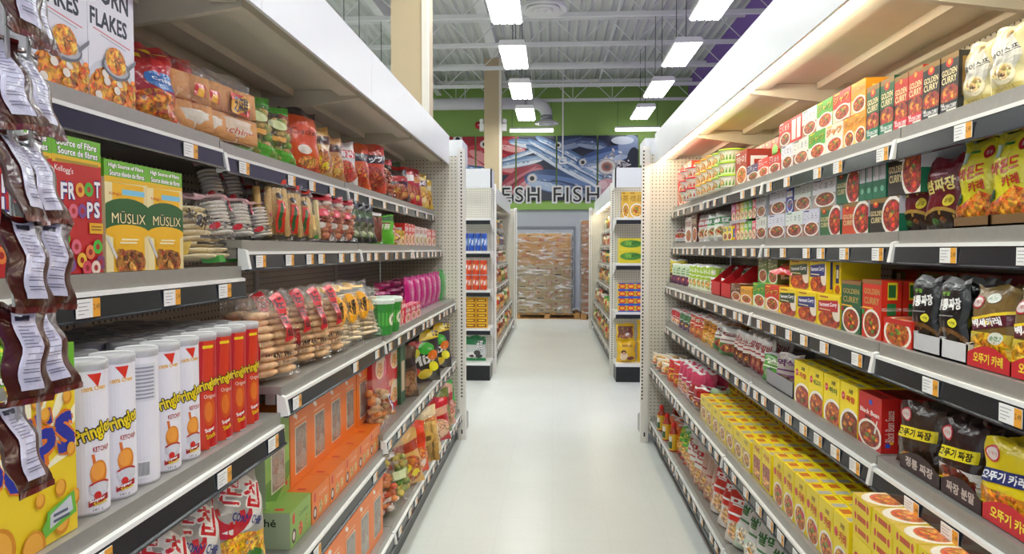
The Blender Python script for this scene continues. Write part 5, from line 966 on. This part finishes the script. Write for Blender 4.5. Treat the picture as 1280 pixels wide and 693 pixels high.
# ------------------------------------------------------------------ left run, third shelf
X, z = .79, LEFTZ[3][2]
def pops(w, d, h):
    o = []
    for i in range(9): a = .15+i*.34; o.append(('p', [(.5, .36), (.5+.9*cos(a), .36+.75*sin(a)), (.5+.9*cos(a+.16), .36+.75*sin(a+.16))], 'fbf6d0'))
    o += fibre('Source of Fibre', 'Source de fibres', 'f0c820')+[('r', .1, .812, .9, .832, '8a6c20'), T("Kellogg's", .22, .70, .42, .06, 'd02030', b=.03, rot=6), T('CORN', .40, .615, .66, .085, '1c2c9c', o='e07820', b=.09, ob=.15, rot=10)]
    for ch, x, y, ww in (('P', .14, .40, .24), ('O', .40, .43, .32), ('P', .66, .49, .24), ('S', .87, .54, .22)): o.append(T(ch, x, y, ww, .22, '1c2c9c', o='e07820', b=.12, ob=.2, rot=8))
    for x, y, r in ((.58, .74, .06), (.66, .66, .05), (.90, .72, .05), (.93, .44, .05), (.42, .43, .07), (.58, .24, .05), (.80, .26, .06), (.16, .08, .17), (.50, .02, .12), (.06, .2, .06), (.95, .18, .06), (.80, .08, .08)): o += [('e', x, y, r, r*.75, 'd88c1c'), ('e', x-.008, y+.008, r*.82, r*.6, 'efae3c')]
    o += [('p', [(.58, .10), (.70, .18), (.62, .04)], '6cb83c'), ('p', [(.62, .05), (.96, .1), (.94, .22), (.64, .17)], '6cb83c'), ('p', [(.66, .08), (.92, .12), (.90, .2), (.67, .15)], 'c8ccd4'), ('r', .70, .10, .88, .115, '50586c'), ('r', .70, .13, .86, .145, '50586c')]
    return carton('cereal_box', w, d, h, 'f2d224', o, [('r', .1, .1, .9, .8, 'f4ecd0'), ('r', 0, .845, 1, 1, '6ab42c')], [('r', 0, 0, 1, 1, '7abc34'), ('r', .06, .3, .94, .7, 'd8d43c')])
row(-1, X, z, -30, 98, 1, 0, .075, pops, 'large yellow cereal box with green top band and blue letters', 'box', 'large yellow cereal boxes', h=.318, deep=3, gap=.985, jit=.008)
def chipcan(kind):
    def f(w, d, h):
        r = w*.5
        if kind == 'red': return can('chip_can', r, h, 'c4121a', [('p', [(.3, 0), (.5, 0), (.64, .95), (.42, .95)], 'd83c20'), ('e', .52, .34, .13, .14, 'd8541c'), ('e', .5, .33, .08, .09, 'e87a2c'), T('Original', .54, .46, .26, .045, 'f4ece0'), ('t', 'Pringles', .5, .56, .50, .115, 'f4d820', {'o': '181410', 'b': .06, 'ob': .12, 'rot': 14}), ('t', 'Super', .52, .17, .2, .045, 'fff', {'b': .05, 'rot': 14}), ('t', 'Stack', .54, .12, .2, .045, 'f4d820', {'b': .05, 'rot': 14}), ('r', .40, .885, .62, .91, 'f0d020')])
        if kind == 'back': return can('chip_can', r, h, 'eceaf0', [('r', .22, .62, .62, .9, 'dcdce2')]+[('r', .25, .64+.028*k, .58, .652+.028*k, '9a9aa6') for k in range(9)]+[('r', .3, .05, .48, .18, 'f8f8f8')]+[('r', .31+.012*k*1.1, .07, .316+.012*k*1.1, .17, '2c2c34') for k in range(12)])
        return can('chip_can', r, h, 'eceaf0', [('p', [(.40, .93), (.60, .93), (.54, .84)], 'd8301c'), ('t', '100% Crispy', .5, .83, .34, .035, 'f0b41c', {'b': .05, 'rot': 5}), ('t', 'Pringles', .5, .54, .56, .125, 'f4d820', {'o': '181410', 'b': .06, 'ob': .12, 'rot': 16}), T('KETCHUP', .58, .43, .26, .035, 'b03020', b=.04), ('p', [(.43, .40), (.47, .40), (.50, .30), (.46, .30)], 'd86c20'), ('e', .53, .27, .125, .085, 'e08428'), ('e', .52, .285, .10, .06, 'f0a040'), ('e', .54, .195, .15, .025, 'b8281c'), ('e', .54, .165, .15, .045, 'd4d4da'), ('r', .40, .165, .68, .195, 'd4d4da'), ('e', .50, .125, .05, .026, 'd02820'), ('p', [(.38, .055), (.66, .085), (.66, .125), (.38, .095)], 'a8181c'), ('t', 'Super', .50, .096, .22, .028, 'fff', {'b': .05, 'rot': 5}), ('t', 'Stack', .54, .073, .2, .024, 'f4d820', {'b': .05, 'rot': 5}), ('t', '181 g', .5, .03, .14, .018, '38384c')])
    return f
def cans(y0, n, mk, desc, grp, deep, yaws=None, i0=0):
    P = Once(mk(.0775, 0, .272))
    for k in range(deep):
        for i in range(n):
            o = P.get(); setp(o, -1, -(X+.055+k*.081+PR.uniform(0, .003)), y0+.0815*i+(.012 if k % 2 else 0), z, PR.uniform(.42, .62))
            tag(o, ', '.join([desc]+([ordn(i, n)] if n > 1 else [])+([('front row' if k == 0 else ORD[k]+' row back')] if deep > 1 else [])), 'can', grp)
cans(1.205, 2, chipcan('w'), 'white ketchup chip can beside yellow cereal box', 'white chip cans', 5)
cans(1.368, 1, chipcan('back'), 'white chip can turned to show its blank back', 'white chip cans', 1)
P_ = None
cans(1.449, 2, chipcan('w'), 'white ketchup chip can beside the red cans', 'white chip cans', 5)
cans(1.612, 4, chipcan('red'), 'red original chip can on third shelf', 'red chip cans', 5)
z = LEFTZ[2][2]
def wantbag(w, h, t): return clearbag('cracker_bag', w, h, t, 'discs', '*e8bc8c', [('p', [(.52, .40), (.76, .44), (.76, .98), (.52, .96)], 'c8202c'), T('旺', .64, .86, .18, .12, '1c1414', b=.07), T('旺', .64, .68, .18, .12, '1c1414', b=.07), T('仙', .64, .51, .18, .1, '1c1414', b=.07), T('WANT WANT', .5, .27, .6, .065, '241c1c', b=.06), T('Shelly Senbei', .5, .18, .6, .05, '3c2c28', b=.03), ('p', [(0, .2), (.1, .25), (.1, .55), (0, .5)], 'c0202c')], 31)
for i, (c, sb, lab) in enumerate(((322, .12, 'leftmost cracker bag with red label, set back beside red cans'), (344, .05, 'second cracker bag with red label, hanging over shelf edge'), (368, .08, 'third cracker bag with red label'), (390, .05, 'fourth cracker bag with red label'), (410, .05, 'last cracker bag with red label, before yellow labels'))):
    bag(-1, X, z, c, .22, 0, .11, wantbag, lab, 'bag', 'rice cracker bags with red labels', yaw=.32, lean=-.16, setb=sb, h=.26)
def yellab(w, h, t): return clearbag('cracker_bag', w, h, t, 'slices', '*f2dcb4', [('e', .5, .55, .2, .24, 'f0a81c'), T('米香', .5, .56, .26, .26, '201408', b=.08), ('r', .2, .86, .8, .93, 'e8b030'), ('r', .3, .14, .7, .18, '6c5c48')], 33)
for c, lab in ((420, 'clear cracker bag with round yellow label, left one'), (436, 'clear cracker bag with round yellow label, middle one'), (450, 'clear cracker bag with round yellow label, right one')): bag(-1, X, z, c, .22, 0, .10, yellab, lab, 'bag', 'cracker bags with yellow labels', yaw=.45, lean=-.22, setb=.05, h=.26)
for c, lab in ((458, 'clear bag of pale wafers beside the green cups, left one'), (466, 'clear bag of pale wafers touching green cups')): bag(-1, X, z, c, .20, 0, .09, lambda w, h, t: clearbag('wafer_bag', w, h, t, 'slices', '*f0dfc4', [('r', .4, .5, .7, .7, 'd8a030')], 35), lab, 'bag', 'pale wafer bags', yaw=.55, lean=-.3, setb=.04, h=.22)
bags(-1, X, z, 322, 440, 5, 0, .10, wantbag, 'cracker bag lying in second row behind others', 'bag', 'cracker bags behind', yaw=.3, lean=-.5, setb=.24, h=.24, over=.9)
def gcup(w, d, h): return tub('snack_cup', w*.46, h, '2f8a34', [('r', 0, .3, 1, .75, '58b048'), ('e', .5, .5, .2, .22, 'e8ecd0'), T('あげ', .5, .52, .2, .2, '1c4c1c', b=.05)], 'd8e4d8')
for i in (0, 1):
    row(-1, X, z, 471+i*9, 481+i*9, 1, 0, .12, gcup, 'green snack cup with pale lid, %s one' % ('left', 'right')[i], 'cup', 'green snack cups', h=.17, gap=.9)
row(-1, X, z, 490, 507, 3, 0, .1, simple('d42c30', '糖', 'fff', '*d88c60', 'e8a0a0'), 'small red carton before magenta packs', 'box', 'small red cartons', h=.125)
row(-1, X, z, 507, 526, 3, 0, .06, simple('d83850', '糖', 'fff', '*e08c80', 'e8a0b0'), 'small rose-red carton before magenta packs', 'box', 'small rose cartons', h=.085, setb=.004)
def magpk(c, c2): return lambda w, d, h: bag_mb(w, h, d*.7, c, [('r', .3, .12, .7, .86, c2), ('t', 'Cookies', .5, .5, 1.1, .16, 'f4e8f0', {'rot': 90})], 'sachet', 44, .07, c).build('biscuit_pack', FOIL, None, True)
row(-1, X, z, 507, 549, 6, 0, .07, magpk('c01c7c', 'd84c98'), 'magenta biscuit pack standing upright', 'pack', 'upright magenta packs', h=.225, setb=.10)
row(-1, X, z, 549, 559, 1, 0, .06, magpk('2c9c3c', '6cc06c'), 'green biscuit pack standing after magenta ones', 'pack', h=.235, setb=.09)
row(-1, X, z, 559, 568, 1, 0, .06, magpk('c8182c', 'e0505c'), 'red biscuit pack standing last at end panel', 'pack', h=.25, setb=.09)
row(-1, X, z, 470, 512, 3, 0, .07, lambda w, d, h: bag_mb(w, h, d, 'b8186c', [('r', .2, .3, .8, .7, 'd04890')], 'pillow', 46, .06).build('biscuit_pack', FOIL, None, True), 'magenta biscuit pack lying in back stack', 'pack', 'lying magenta packs', high=4, h=.05, setb=.26)
# ------------------------------------------------------------------ left run, fourth shelf
z = LEFTZ[3][3]
def cornchip(w, h, t): return pouch('corn_chip_bag', w, h, t, 'a8a49c', [('p', [(0, 0), (1, 0), (1, .36), (0, .30)], 'e8b020'), ('e', .5, .18, .5, .2, '*e8a820'), ('e', .7, .1, .2, .12, '3c7a24'), ('e', .5, .62, .42, .24, 'e8e4dc'), ('e', .38, .56, .30, .2, 'c8202c'), ('e', .42, .62, .24, .15, 'a8a49c'), T('콘칩', .58, .70, .62, .22, 'd01c24', o='f4f0e8', b=.04, ob=.085, rot=-18), T('CORN CHIP', .62, .48, .5, .07, '24307c', b=.06, rot=-18), ('e', .12, .74, .08, .08, '28489c'), ('r', 0, .97, 1, 1, '8c8880')], 'pillow', 50, 'b4b0a8')
for i, (y, sb, ln, lab) in enumerate(((1.42, .06, -.3, 'silver corn chip bag nearest camera'), (1.60, .09, -.25, 'silver corn chip bag with red and yellow print, middle'), (1.80, .07, -.2, 'silver corn chip bag touching the green boxes'))):
    o = cornchip(.23, .325, .11); setp(o, -1, -(.79+sb), y, z+.022, .5, ln, .05); tag(o, lab, 'bag', 'silver corn chip bags')
for i, (y, lab) in enumerate(((1.5, 'silver corn chip bag lying behind, left'), (1.72, 'silver corn chip bag lying behind, right'))):
    o = cornchip(.23, .31, .10); setp(o, -1, -1.04, y, z+.022, .4, -.35, .1); tag(o, lab, 'bag', 'silver corn chip bags behind')
z = LEFTZ[2][3]
def lowbox(bg, tx, sidec, st=None):
    def f(w, d, h):
        return carton('cookie_box', w, d, h, bg, [('e', .16, .28, .10, .2, '4a2438'), ('e', .16, .28, .06, .12, 'e8d8c8'), ('e', .48, .30, .10, .2, '*c8642c' if st else '*c8a868'), ('e', .78, .34, .09, .18, '*8ca040' if st else '*d8b070'), ('p', [(.1, .62), (.2, .62), (.2, .92), (.1, .86)], 'd83020'), T('Cookies', .62, .72, .44, .12, sidec)], [T(tx, .45, .72, .8, .22, '24301c', b=.04)] if st else [T('Cookies', .5, .6, .5, .2, 'f8c8a0')], [('p', [(.3, .3), (.42, .3), (.36, .44), (.24, .44)], 'f8e8dc'), ('p', [(.5, .3), (.62, .3), (.56, .44), (.44, .44)], 'f8e8dc'), ('p', [(.2, .6), (.8, .62), (.8, .68), (.2, .66)], 'f09a5c'), ('r', .1, .1, .2, .2, 'd83820')], sidec='b8c8a0' if st else None)
    return f
WIN = mat('box_window_film', 'd8d8d4', .1)[0]
def tallbox(bg, st=None):
    def f(w, d, h):
        fr = [('e', .22, .93, .06, .03, 'fbf0e4'), ('e', .30, .90, .05, .035, 'fbf0e4'), ('r', .2, .80, .8, .83, 'f6b080'), ('r', .22, .12, .78, .76, 'f2ead8'), ('r', .25, .14, .75, .745, 'a09a90'), ('e', .5, .30, .24, .13, 'd4ccc0'), ('e', .5, .56, .22, .14, 'bcb4aa'), ('e', .42, .44, .14, .1, 'c4a898'), ('e', .6, .2, .12, .05, 'd8d0c8')]
        if st: fr = [('p', [(0, .1), (.4, 0), (1, .2), (1, .4), (0, .3)], '5c8c34'), ('p', [(0, .5), (.2, .4), (.2, .9), (0, .8)], '88b050'), ('e', .85, .12, .05, .03, 'c83c30')]+fr
        o = carton('cookie_box', w, d, h, bg, fr, [('t', 'Cookies et du thé', .5, .5, 1.7, .16, '24301c', {'rot': -90, 'b': .04})] if st else [('r', .2, .2, .8, .8, 'f08a38')], [], sidec='b8c8a0' if st else None)
        m = MB(); m.box(-w*.25, w*.25, -.0042, -.0032, h*.14, h*.745); m.build('window', CLEAR, o); return o
    return f
OR = 'f07e24'
GN = '8cb452'
def prow(X0, y0, n, w, d, h, zb, mk, desc, grp, deep=1, cat='box'):
    P = Once(mk(w*.985, d, h))
    for k in range(deep):
        for i in range(n):
            o = P.get(); setp(o, -1, -(X0+k*(d+.003)+PR.uniform(0, .004)), y0+w*(i+.5), zb, PR.uniform(-.012, .012))
            tag(o, ', '.join([desc]+([ordn(i, n)] if n > 1 else [])+([('front row', 'rear row')[k]] if deep > 1 else [])), cat, grp if n*deep > 1 else None)
prow(.81, 2.085, 1, .19, .30, .115, z, lowbox(GN, 'Biscuits au thé', '3c6c2c', 1), 'low green cookie carton under the tall green one', None)
prow(.81, 2.278, 5, .189, .30, .113, z, lowbox(OR, '', 'fbd0b0'), 'low orange cookie carton on fourth shelf', 'low orange cookie cartons')
prow(.893, 2.105, 1, .20, .16, .26, z+.116, tallbox(GN, 1), 'tall green cookie box with window on low green carton', None)
prow(.893, 2.31, 5, .202, .16, .26, z+.114, tallbox(OR), 'tall orange cookie box with window, fourth shelf', 'tall orange window boxes on fourth shelf')
z = LEFTZ[1][3]
bag(-1, X, z, 477, .19, 0, .11, lambda w, h, t: clearbag('snack_bag', w, h, t, 'chunks', ('*e0b888', '*d8a070', 'ecd8b8', '*e08840'), [('p', [(.62, .3), (.78, .34), (.74, .7), (.58, .66)], 'e8e4e8'), ('p', [(.66, .34), (.74, .36), (.7, .66), (.62, .62)], '3c3c8c'), ('p', [(.76, .4), (.84, .4), (.78, .72), (.72, .7)], 'd83030')], 52), 'tall clear bag of mixed crackers beside orange boxes', 'bag', None, yaw=.35, lean=-.12, setb=.03, h=.24)
def redgift(w, d, h): return carton('gift_box', w, d, h, 'd01c24', [('e', .55, .5, .34, .34, 'f0d8c0'), ('e', .5, .42, .2, .2, '*e8a868'), ('p', [(.7, .1), (.95, .2), (.95, .6), (.8, .6)], 'e8708c'), T('旺旺', .3, .82, .4, .16, 'f8e0a0', b=.05)], [('r', .45, .1, .6, .6, '3c1014'), ('e', .5, .76, .24, .13, 'c8b8a0'), ('e', .5, .76, .18, .09, 'e8dcc8')], [('r', .2, .2, .8, .8, 'b01820')])
row(-1, X+.06, z, 466, 501, 2, 0, .2, redgift, 'red rice cracker gift box, fourth shelf', 'box', 'red gift boxes', high=2, h=.185)
row(-1, X+.04, z, 501, 507, 1, 0, .2, lambda w, d, h: carton('food_box', w, d, h, '2c5c3c', [('r', .2, .2, .8, .7, 'd8c0a0')], [('r', .2, .1, .7, .9, '1c3c28')]), 'thin dark green box beside red gift boxes', 'box', h=.34)
bag(-1, X, z, 511, .13, 0, .06, snack('5c4434', '2c2420', 'b08060', '', '*8c6040'), 'dark brown bag before the multicoloured bag', 'bag', None, yaw=.8, lean=-.1, setb=.05, h=.30)
def multi(w, h, t): return pouch('candy_bag', w, h, t, '2a2622', [('p', [(.5, .8), (1, .86), (1, 1), (.6, 1)], 'e8c820'), ('e', .4, .72, .2, .1, 'c02c40'), ('e', .62, .66, .2, .12, '3cb03c'), ('e', .3, .58, .16, .1, 'd8d040'), T('Mix', .52, .44, .7, .2, 'e4e4e4', b=.08, rot=12), ('e', .3, .2, .18, .1, 'd84030'), ('e', .6, .16, .16, .1, 'f0d020'), ('e', .8, .3, .14, .1, 'e8e020'), ('e', .8, .52, .14, .1, 'e87820'), ('e', .15, .34, .12, .08, 'f4f0e8')], 'pillow', 55, '3a3226')
for c, hh, lab in ((523, .33, 'multicoloured candy bag with white lettering, left one'), (540, .32, 'multicoloured candy bag with white lettering, right one')): bag(-1, X, z, c, .34, 0, .12, multi, lab, 'bag', 'multicoloured candy bags', yaw=.85, lean=-.1, setb=.08, h=hh)
bag(-1, X, z, 547, .22, 0, .09, snack('d88c24', 'b03c1c', 'f0c850', '', '*c87830'), 'amber snack bag right of the candy bags', 'bag', None, yaw=.8, lean=-.1, setb=.05, h=.30)
bag(-1, X, z, 554, .18, 0, .09, lambda w, h, t: clearbag('snack_bag', w, h, t, 'chunks', ('*a85c38', '*c08050', '*8c4030'), [('r', .3, .6, .8, .75, 'b83028')], 58), 'clear bag of brown snacks leaning on end panel', 'bag', None, yaw=.6, lean=-.15, setb=.06, h=.33)
# ------------------------------------------------------------------ left run, bottom shelf
X, z = .75, LEFTZ[2][4]
prow(.775, 2.10, 5, .202, .16, .262, z, tallbox(OR), 'tall orange cookie box with window, bottom shelf', 'tall orange window boxes on bottom shelf', deep=2)
bag(-1, X, z, 484, .20, 0, .12, lambda w, h, t: clearbag('snack_bag', w, h, t, 'chunks', ('*e08848', 'e8d8c8', '*d86030'), [], 60), 'clear bag of orange crackers beside bottom orange boxes', 'bag', None, yaw=.4, lean=-.3, setb=.05, h=.22)
o = clearbag('noodle_pack', .2, .30, .09, 'sticks', 'e8d0b0', [('r', .1, .5, .9, .62, 'e4e0e0'), ('r', .3, .3, .5, .44, 'd84838'), ('r', .2, .7, .7, .76, '505058')], 61); setp(o, -1, -(X+.05), px2y(497, -(X+.05), z+.1), z+.06, .55, -.75); tag(o, 'clear pack of pale noodles lying over the shelf edge', 'pack')
z = LEFTZ[1][4]
bag(-1, X, z, 500, .2, 0, .08, lambda w, h, t: clearbag('vegetable_bag', w, h, t, 'chunks', ('*6c9c3c', '*a8b060', '*d8c060'), [('r', .2, .4, .7, .55, 'd8e0b0')], 62), 'clear bag of green and yellow snacks, bottom shelf', 'bag', None, yaw=.5, lean=-.2, setb=.03, h=.29)
bag(-1, X, z, 512, .22, 0, .09, snack('d8a860', 'a83c20', 'e8d020', '', '*b86430'), 'tan bag with star shaped biscuits, bottom shelf', 'bag', None, yaw=.6, lean=-.25, setb=.03, h=.30)
bag(-1, X, z, 521, .2, 0, .09, snack('e0441c', 'c83818', 'f0d8c8', '', '*d87838'), 'bright orange-red bag, bottom shelf', 'bag', None, yaw=.6, lean=-.15, setb=.03, h=.295)
bag(-1, X, z, 527, .27, 0, .09, lambda w, h, t: clearbag('noodle_bag', w, h, t, 'sticks', '*c89c50', [('e', .5, .55, .3, .16, 'c8a04c'), ('r', .3, .5, .7, .6, '6c4c20')], 64), 'clear bag of golden noodles standing tall', 'bag', None, yaw=.7, lean=-.1, setb=.03, h=.30)
bag(-1, X, z, 536, .22, 0, .08, snack('e8d0a0', 'd88020', 'f0b030', '', '*d8a060'), 'cream and orange bag, bottom shelf', 'bag', None, yaw=.6, lean=-.2, setb=.03, h=.29)
bag(-1, X, z, 545, .26, 0, .09, snack('c0141c', 'd8a080', 'e8c0a0', '', '*d8a888'), 'deep red bag with pale picture, bottom shelf', 'bag', None, yaw=.7, lean=-.15, setb=.03, h=.295)
bag(-1, X, z, 552, .22, 0, .08, snack('6c7a34', '8c3c2c', 'c8a060', '', '*a87848'), 'olive bag, bottom shelf', 'bag', None, yaw=.7, lean=-.15, setb=.03, h=.305)
bag(-1, X, z, 558, .18, 0, .08, snack('d8a090', 'b83028', 'e8c8b0', '', '*c87c60'), 'pink-brown bag, bottom shelf', 'bag', None, yaw=.7, lean=-.15, setb=.03, h=.295)
bag(-1, X, z, 562, .16, 0, .07, snack('2cb038', '1c8c2c', 'd84c38', '', '*c08060'), 'vivid green bag last at end panel', 'bag', None, yaw=.6, lean=-.15, setb=.03, h=.295)
# ------------------------------------------------------------------ foreground clip strips with hanging sachets
def hangpk(w, h, t):
    o = bag_mb(w, h, t, '40100f', [('r', 0, 0, 1, .06, '5c1616'), ('r', 0, .95, 1, 1, '5c1616'), ('r', .22, .14, .70, .93, 'cfcfe2'), ('r', .28, .83, .56, .89, '38384a')]+[('r', .28, .56+.035*k, .64-.07*(k % 3), .568+.035*k, '70708c') for k in range(7)]+[('r', .28, .19+.03*k, .63, .18+.03*k+(.018 if k % 3 else .01), '44445c') for k in range(11)], 'pillow', 71, .05, '2c0a0c').build('hanging_sachet', FOIL, None, True)
    MB().box(-w*.12, w*.12, -.001, .001, h*.985, h*1.12).build('hang_tab', LIDM, o); return o
P = Once(hangpk(.066, .108, .020)); HN = ('topmost', 'second', 'third', 'fourth', 'fifth', 'sixth', 'seventh')
for (xc, yc, n, zt, lab, yw) in ((-.575, .768, 5, 1.775, 'right', -.12), (-.560, .718, 6, 1.775, 'left', -.1)):
    tp = MB().box(-.003, .003, -.001, .001, .20, .95, '6c6c70').build('clip_strip', LIDM); setp(tp, -1, xc-.020, yc, 1.12, yw); tag(tp, 'thin plastic clip strip carrying the %s column of hanging sachets' % lab, 'strip', 'clip strips')
    for k in range(n):
        o = P.get(); setp(o, -1, xc+PR.uniform(-.004, .004), yc+PR.uniform(-.005, .005), zt-.098*k, yw+PR.uniform(-.2, .25), PR.uniform(-.34, -.12), PR.uniform(-.12, .12))
        tag(o, 'dark red sachet with barcode label, %s in %s hanging column' % (HN[k], lab), 'sachet', 'hanging dark red sachets')
# ------------------------------------------------------------------ end caps beyond the cross aisle
def onend(s, z0, a, b, n, d, h, mk, desc, cat, grp, high=1, yf=8.19, gap=.96, deep=1):
    Xa, Xb = (a-691)/F*yf, (b-691)/F*yf; w = (Xb-Xa)/n; P = Once(mk(w*gap, d, h))
    for k in range(deep):
        for j in range(high):
            for i in range(n):
                o = P.get(); o.location = (Xa+w*(i+.5), yf+k*d*1.03, z0+.001+j*h); o.rotation_euler = (0, 0, PR.uniform(-.02, .02))
                tag(o, ', '.join([desc]+([ordn(i, n)] if n > 1 else [])+([lev(j, high)+' tier'] if high > 1 else [])), cat, grp if n*high > 1 else None)
def scan(bg, c2, lid): return lambda w, d, h: can('drink_can', w*.48, h, bg, [('r', 0, .3, 1, .7, c2), ('e', .5, .5, .2, .16, 'f0f0f4'), ('p', [(.3, .3), (.5, .3), (.7, .7), (.5, .7)], bg)], lid, 'b8b8bc', False)
onend(-1, 1.53, 577, 609, 4, .08, .215, scan('2c58b8', '8cb0e0', 'e4e8f0'), 'blue and white spray can on end cap', 'can', 'blue spray cans')
onend(-1, 1.07, 580, 609, 3, .09, .18, scan('d8481c', 'f0a070', 'c8301c'), 'orange-red can on left end cap', 'can', 'orange red cans', high=2)
onend(-1, .618, 580, 609, 2, .12, .06, lambda w, d, h: carton('sardine_box', w, d, h, 'e0a818', [('r', .08, .2, .92, .8, '7a2c18'), ('r', .2, .35, .8, .65, 'e8c030')]), 'small yellow and brown box on left end cap', 'box', 'small yellow brown boxes', high=6)
onend(-1, .215, 579, 608, 1, .1, .30, lambda w, d, h: bag_mb(w, h, d, 'c8ccc8', [('r', 0, .66, 1, 1, '1f7a44'), T('木耳', .72, .62, .3, .44, 'f4f4f0', o='202420', b=.06), ('e', .3, .25, .24, .12, 'e8e4e0'), ('e', .35, .2, .12, .06, '4a2c24'), ('r', 0, 0, 1, .12, '2c9050'), ('e', .6, .34, .16, .1, '303430'), ('e', .7, .2, .16, .08, '282c2a')], 'pillow', 77).build('mushroom_bag', FOIL, None, True), 'silver bag with green top on left end cap base', 'bag', None, yf=8.28)
onend(1, 1.92, 776, 785, 1, .15, .30, simple('e8b838', '茶', '8c5c14', '*d89c30'), 'tall narrow yellow box on right end cap', 'box', None)
onend(1, 1.92, 784, 803, 1, .15, .30, simple('ecc04c', '禮品', 'a87818', '*e0a840'), 'tall wide yellow box on right end cap', 'box', None)
onend(1, 1.39, 773, 803, 1, .2, .145, lambda w, d, h: carton('tea_tray', w, d, h, 'd8c82c', [('e', .5, .55, .48, .3, '4c8c30'), ('e', .4, .6, .2, .2, '*7ab040'), ('e', .7, .6, .2, .18, '*3c7a28'), ('r', 0, 0, 1, .22, 'e0d028')], [], [('r', .1, .1, .9, .9, 'e8dc60')]), 'yellow and green wide tray on right end cap', 'box', 'yellow green trays', high=2)
onend(1, .82, 772, 804, 3, .1, .085, lambda w, d, h: carton('tin_box', w, d, h, 'e8c820', [('e', .5, .5, .44, .4, 'd83c20'), ('e', .5, .5, .3, .2, 'f0b030'), ('r', 0, 0, 1, .16, '2c58b8'), ('r', 0, .84, 1, 1, '2c58b8')]), 'yellow, red and blue tin on right end cap', 'tin', 'yellow red blue tins', high=4)
def ybag(w, d, h): return bag_mb(w, h, d, 'e4b414', [('e', .35, .30, .2, .2, 'e8d0b0'), ('e', .35, .48, .14, .1, '4a2c1c'), ('e', .35, .42, .10, .09, 'dca888'), ('r', .25, .72, .8, .82, 'b88418'), ('e', .72, .2, .2, .08, '6c2c20')], 'pillow', 80, .05, 'f0c820').build('coffee_bag', FOIL, None, True)
onend(1, .215, 770, 795, 1, .14, .26, ybag, 'yellow bag with small portrait on right end cap base', 'bag', None, yf=8.28)
onend(1, .215+.25, 769, 793, 1, .12, .21, lambda w, d, h: bag_mb(w, h, d, 'e4b818', [('r', .08, .2, .92, .86, '*6c3820'), ('e', .5, .3, .36, .16, '*a86848'), ('e', .6, .4, .12, .1, 'e8e0d8')], 'pillow', 81).build('biscuit_bag', FOIL, None, True), 'yellow bag with brown window resting on the portrait bag', 'bag', None, yf=8.28)
for j in (0, 1): onend(1, .215+j*.25, 795, 822, 1, .14, .25, ybag, 'yellow portrait bag half hidden by panel, %s' % ('lower one', 'upper one')[j], 'bag', 'half hidden yellow bags', yf=8.28)
# ------------------------------------------------------------------ goods on the far runs
farp = [Once(bag_mb(.24, .22, .08, a, [('r', 0, .5, 1, .8, b), ('e', .5, .3, .4, .2, c)], 'pillow', 90+i).build('snack_bag', FOIL, None, True)) for i, (a, b, c) in enumerate((('e0c020', 'c83020', '*d89838'), ('3c9c3c', 'e8e0a0', '*a8a040'), ('c8282c', 'f0e0c8', '*c87848'), ('e8e0d4', '8c3c24', '*c89868'), ('e88420', '6c2c14', '*e0a850'), ('7a4a2c', 'e0b860', '*a87848')))]
farp += [Once(carton_mb(.22, .12, .2, a, [('r', 0, .6, 1, .85, b), ('e', .5, .3, .4, .24, '*b87838')]).build('food_box', INK)) for a, b in (('c83828', 'f0e0c0'), ('e8d8b8', '4c7a3c'), ('486ca8', 'f0e8d8'), ('2c6c4c', 'e8d060'))]
CN = ('yellow', 'green', 'red', 'white', 'orange', 'brown', 'red', 'cream', 'blue', 'dark green')
for s in (-1, 1):
    for li, (X, zl) in enumerate(FARL):
        y = 8.72; i = 0
        while y < 13.2:
            k = PR.choice((0, 1, 2, 4, 5, 3) if li > 2 else (3, 6, 7, 8, 9, 2, 5)); o = farp[k].get(); gp = (FARL[li-1][1]-zl if li else .36)-.10; hs = min(.85+PR.random()*.25, gp/(.22 if k < 6 else .2))
            setp(o, s, s*(X+.06), y+.13, zl+.036+(.006 if k < 6 else 0), PR.uniform(.1, .4), PR.uniform(-.12, 0) if k < 6 else 0); o.scale = (1, 1, hs)
            tag(o, '%s food %s on %s far run, %s shelf up, %s from the cross aisle' % (CN[k], 'bag' if k < 6 else 'box', SIDE[s], ORD[5-li], ORD[i]), 'bag' if k < 6 else 'box', 'goods on the %s far run' % SIDE[s]); y += .275; i += 1
for p_ in farp:
    if not p_.used: bpy.data.objects.remove(p_.o)
# every label that two things share, for the log
_c = {}
for o in SC.objects:
    if o.parent is None and 'label' in o: _c.setdefault(o['label'], []).append(o.name)
for k, v in _c.items():
    if len(v) > 1: print('SHARED', len(v), k)
    if not 4 <= len(k.replace('-', ' ').split()) <= 16: print('WORDS', k)
print('OBJS', len(SC.objects), 'things', sum(len(v) for v in _c.values()))
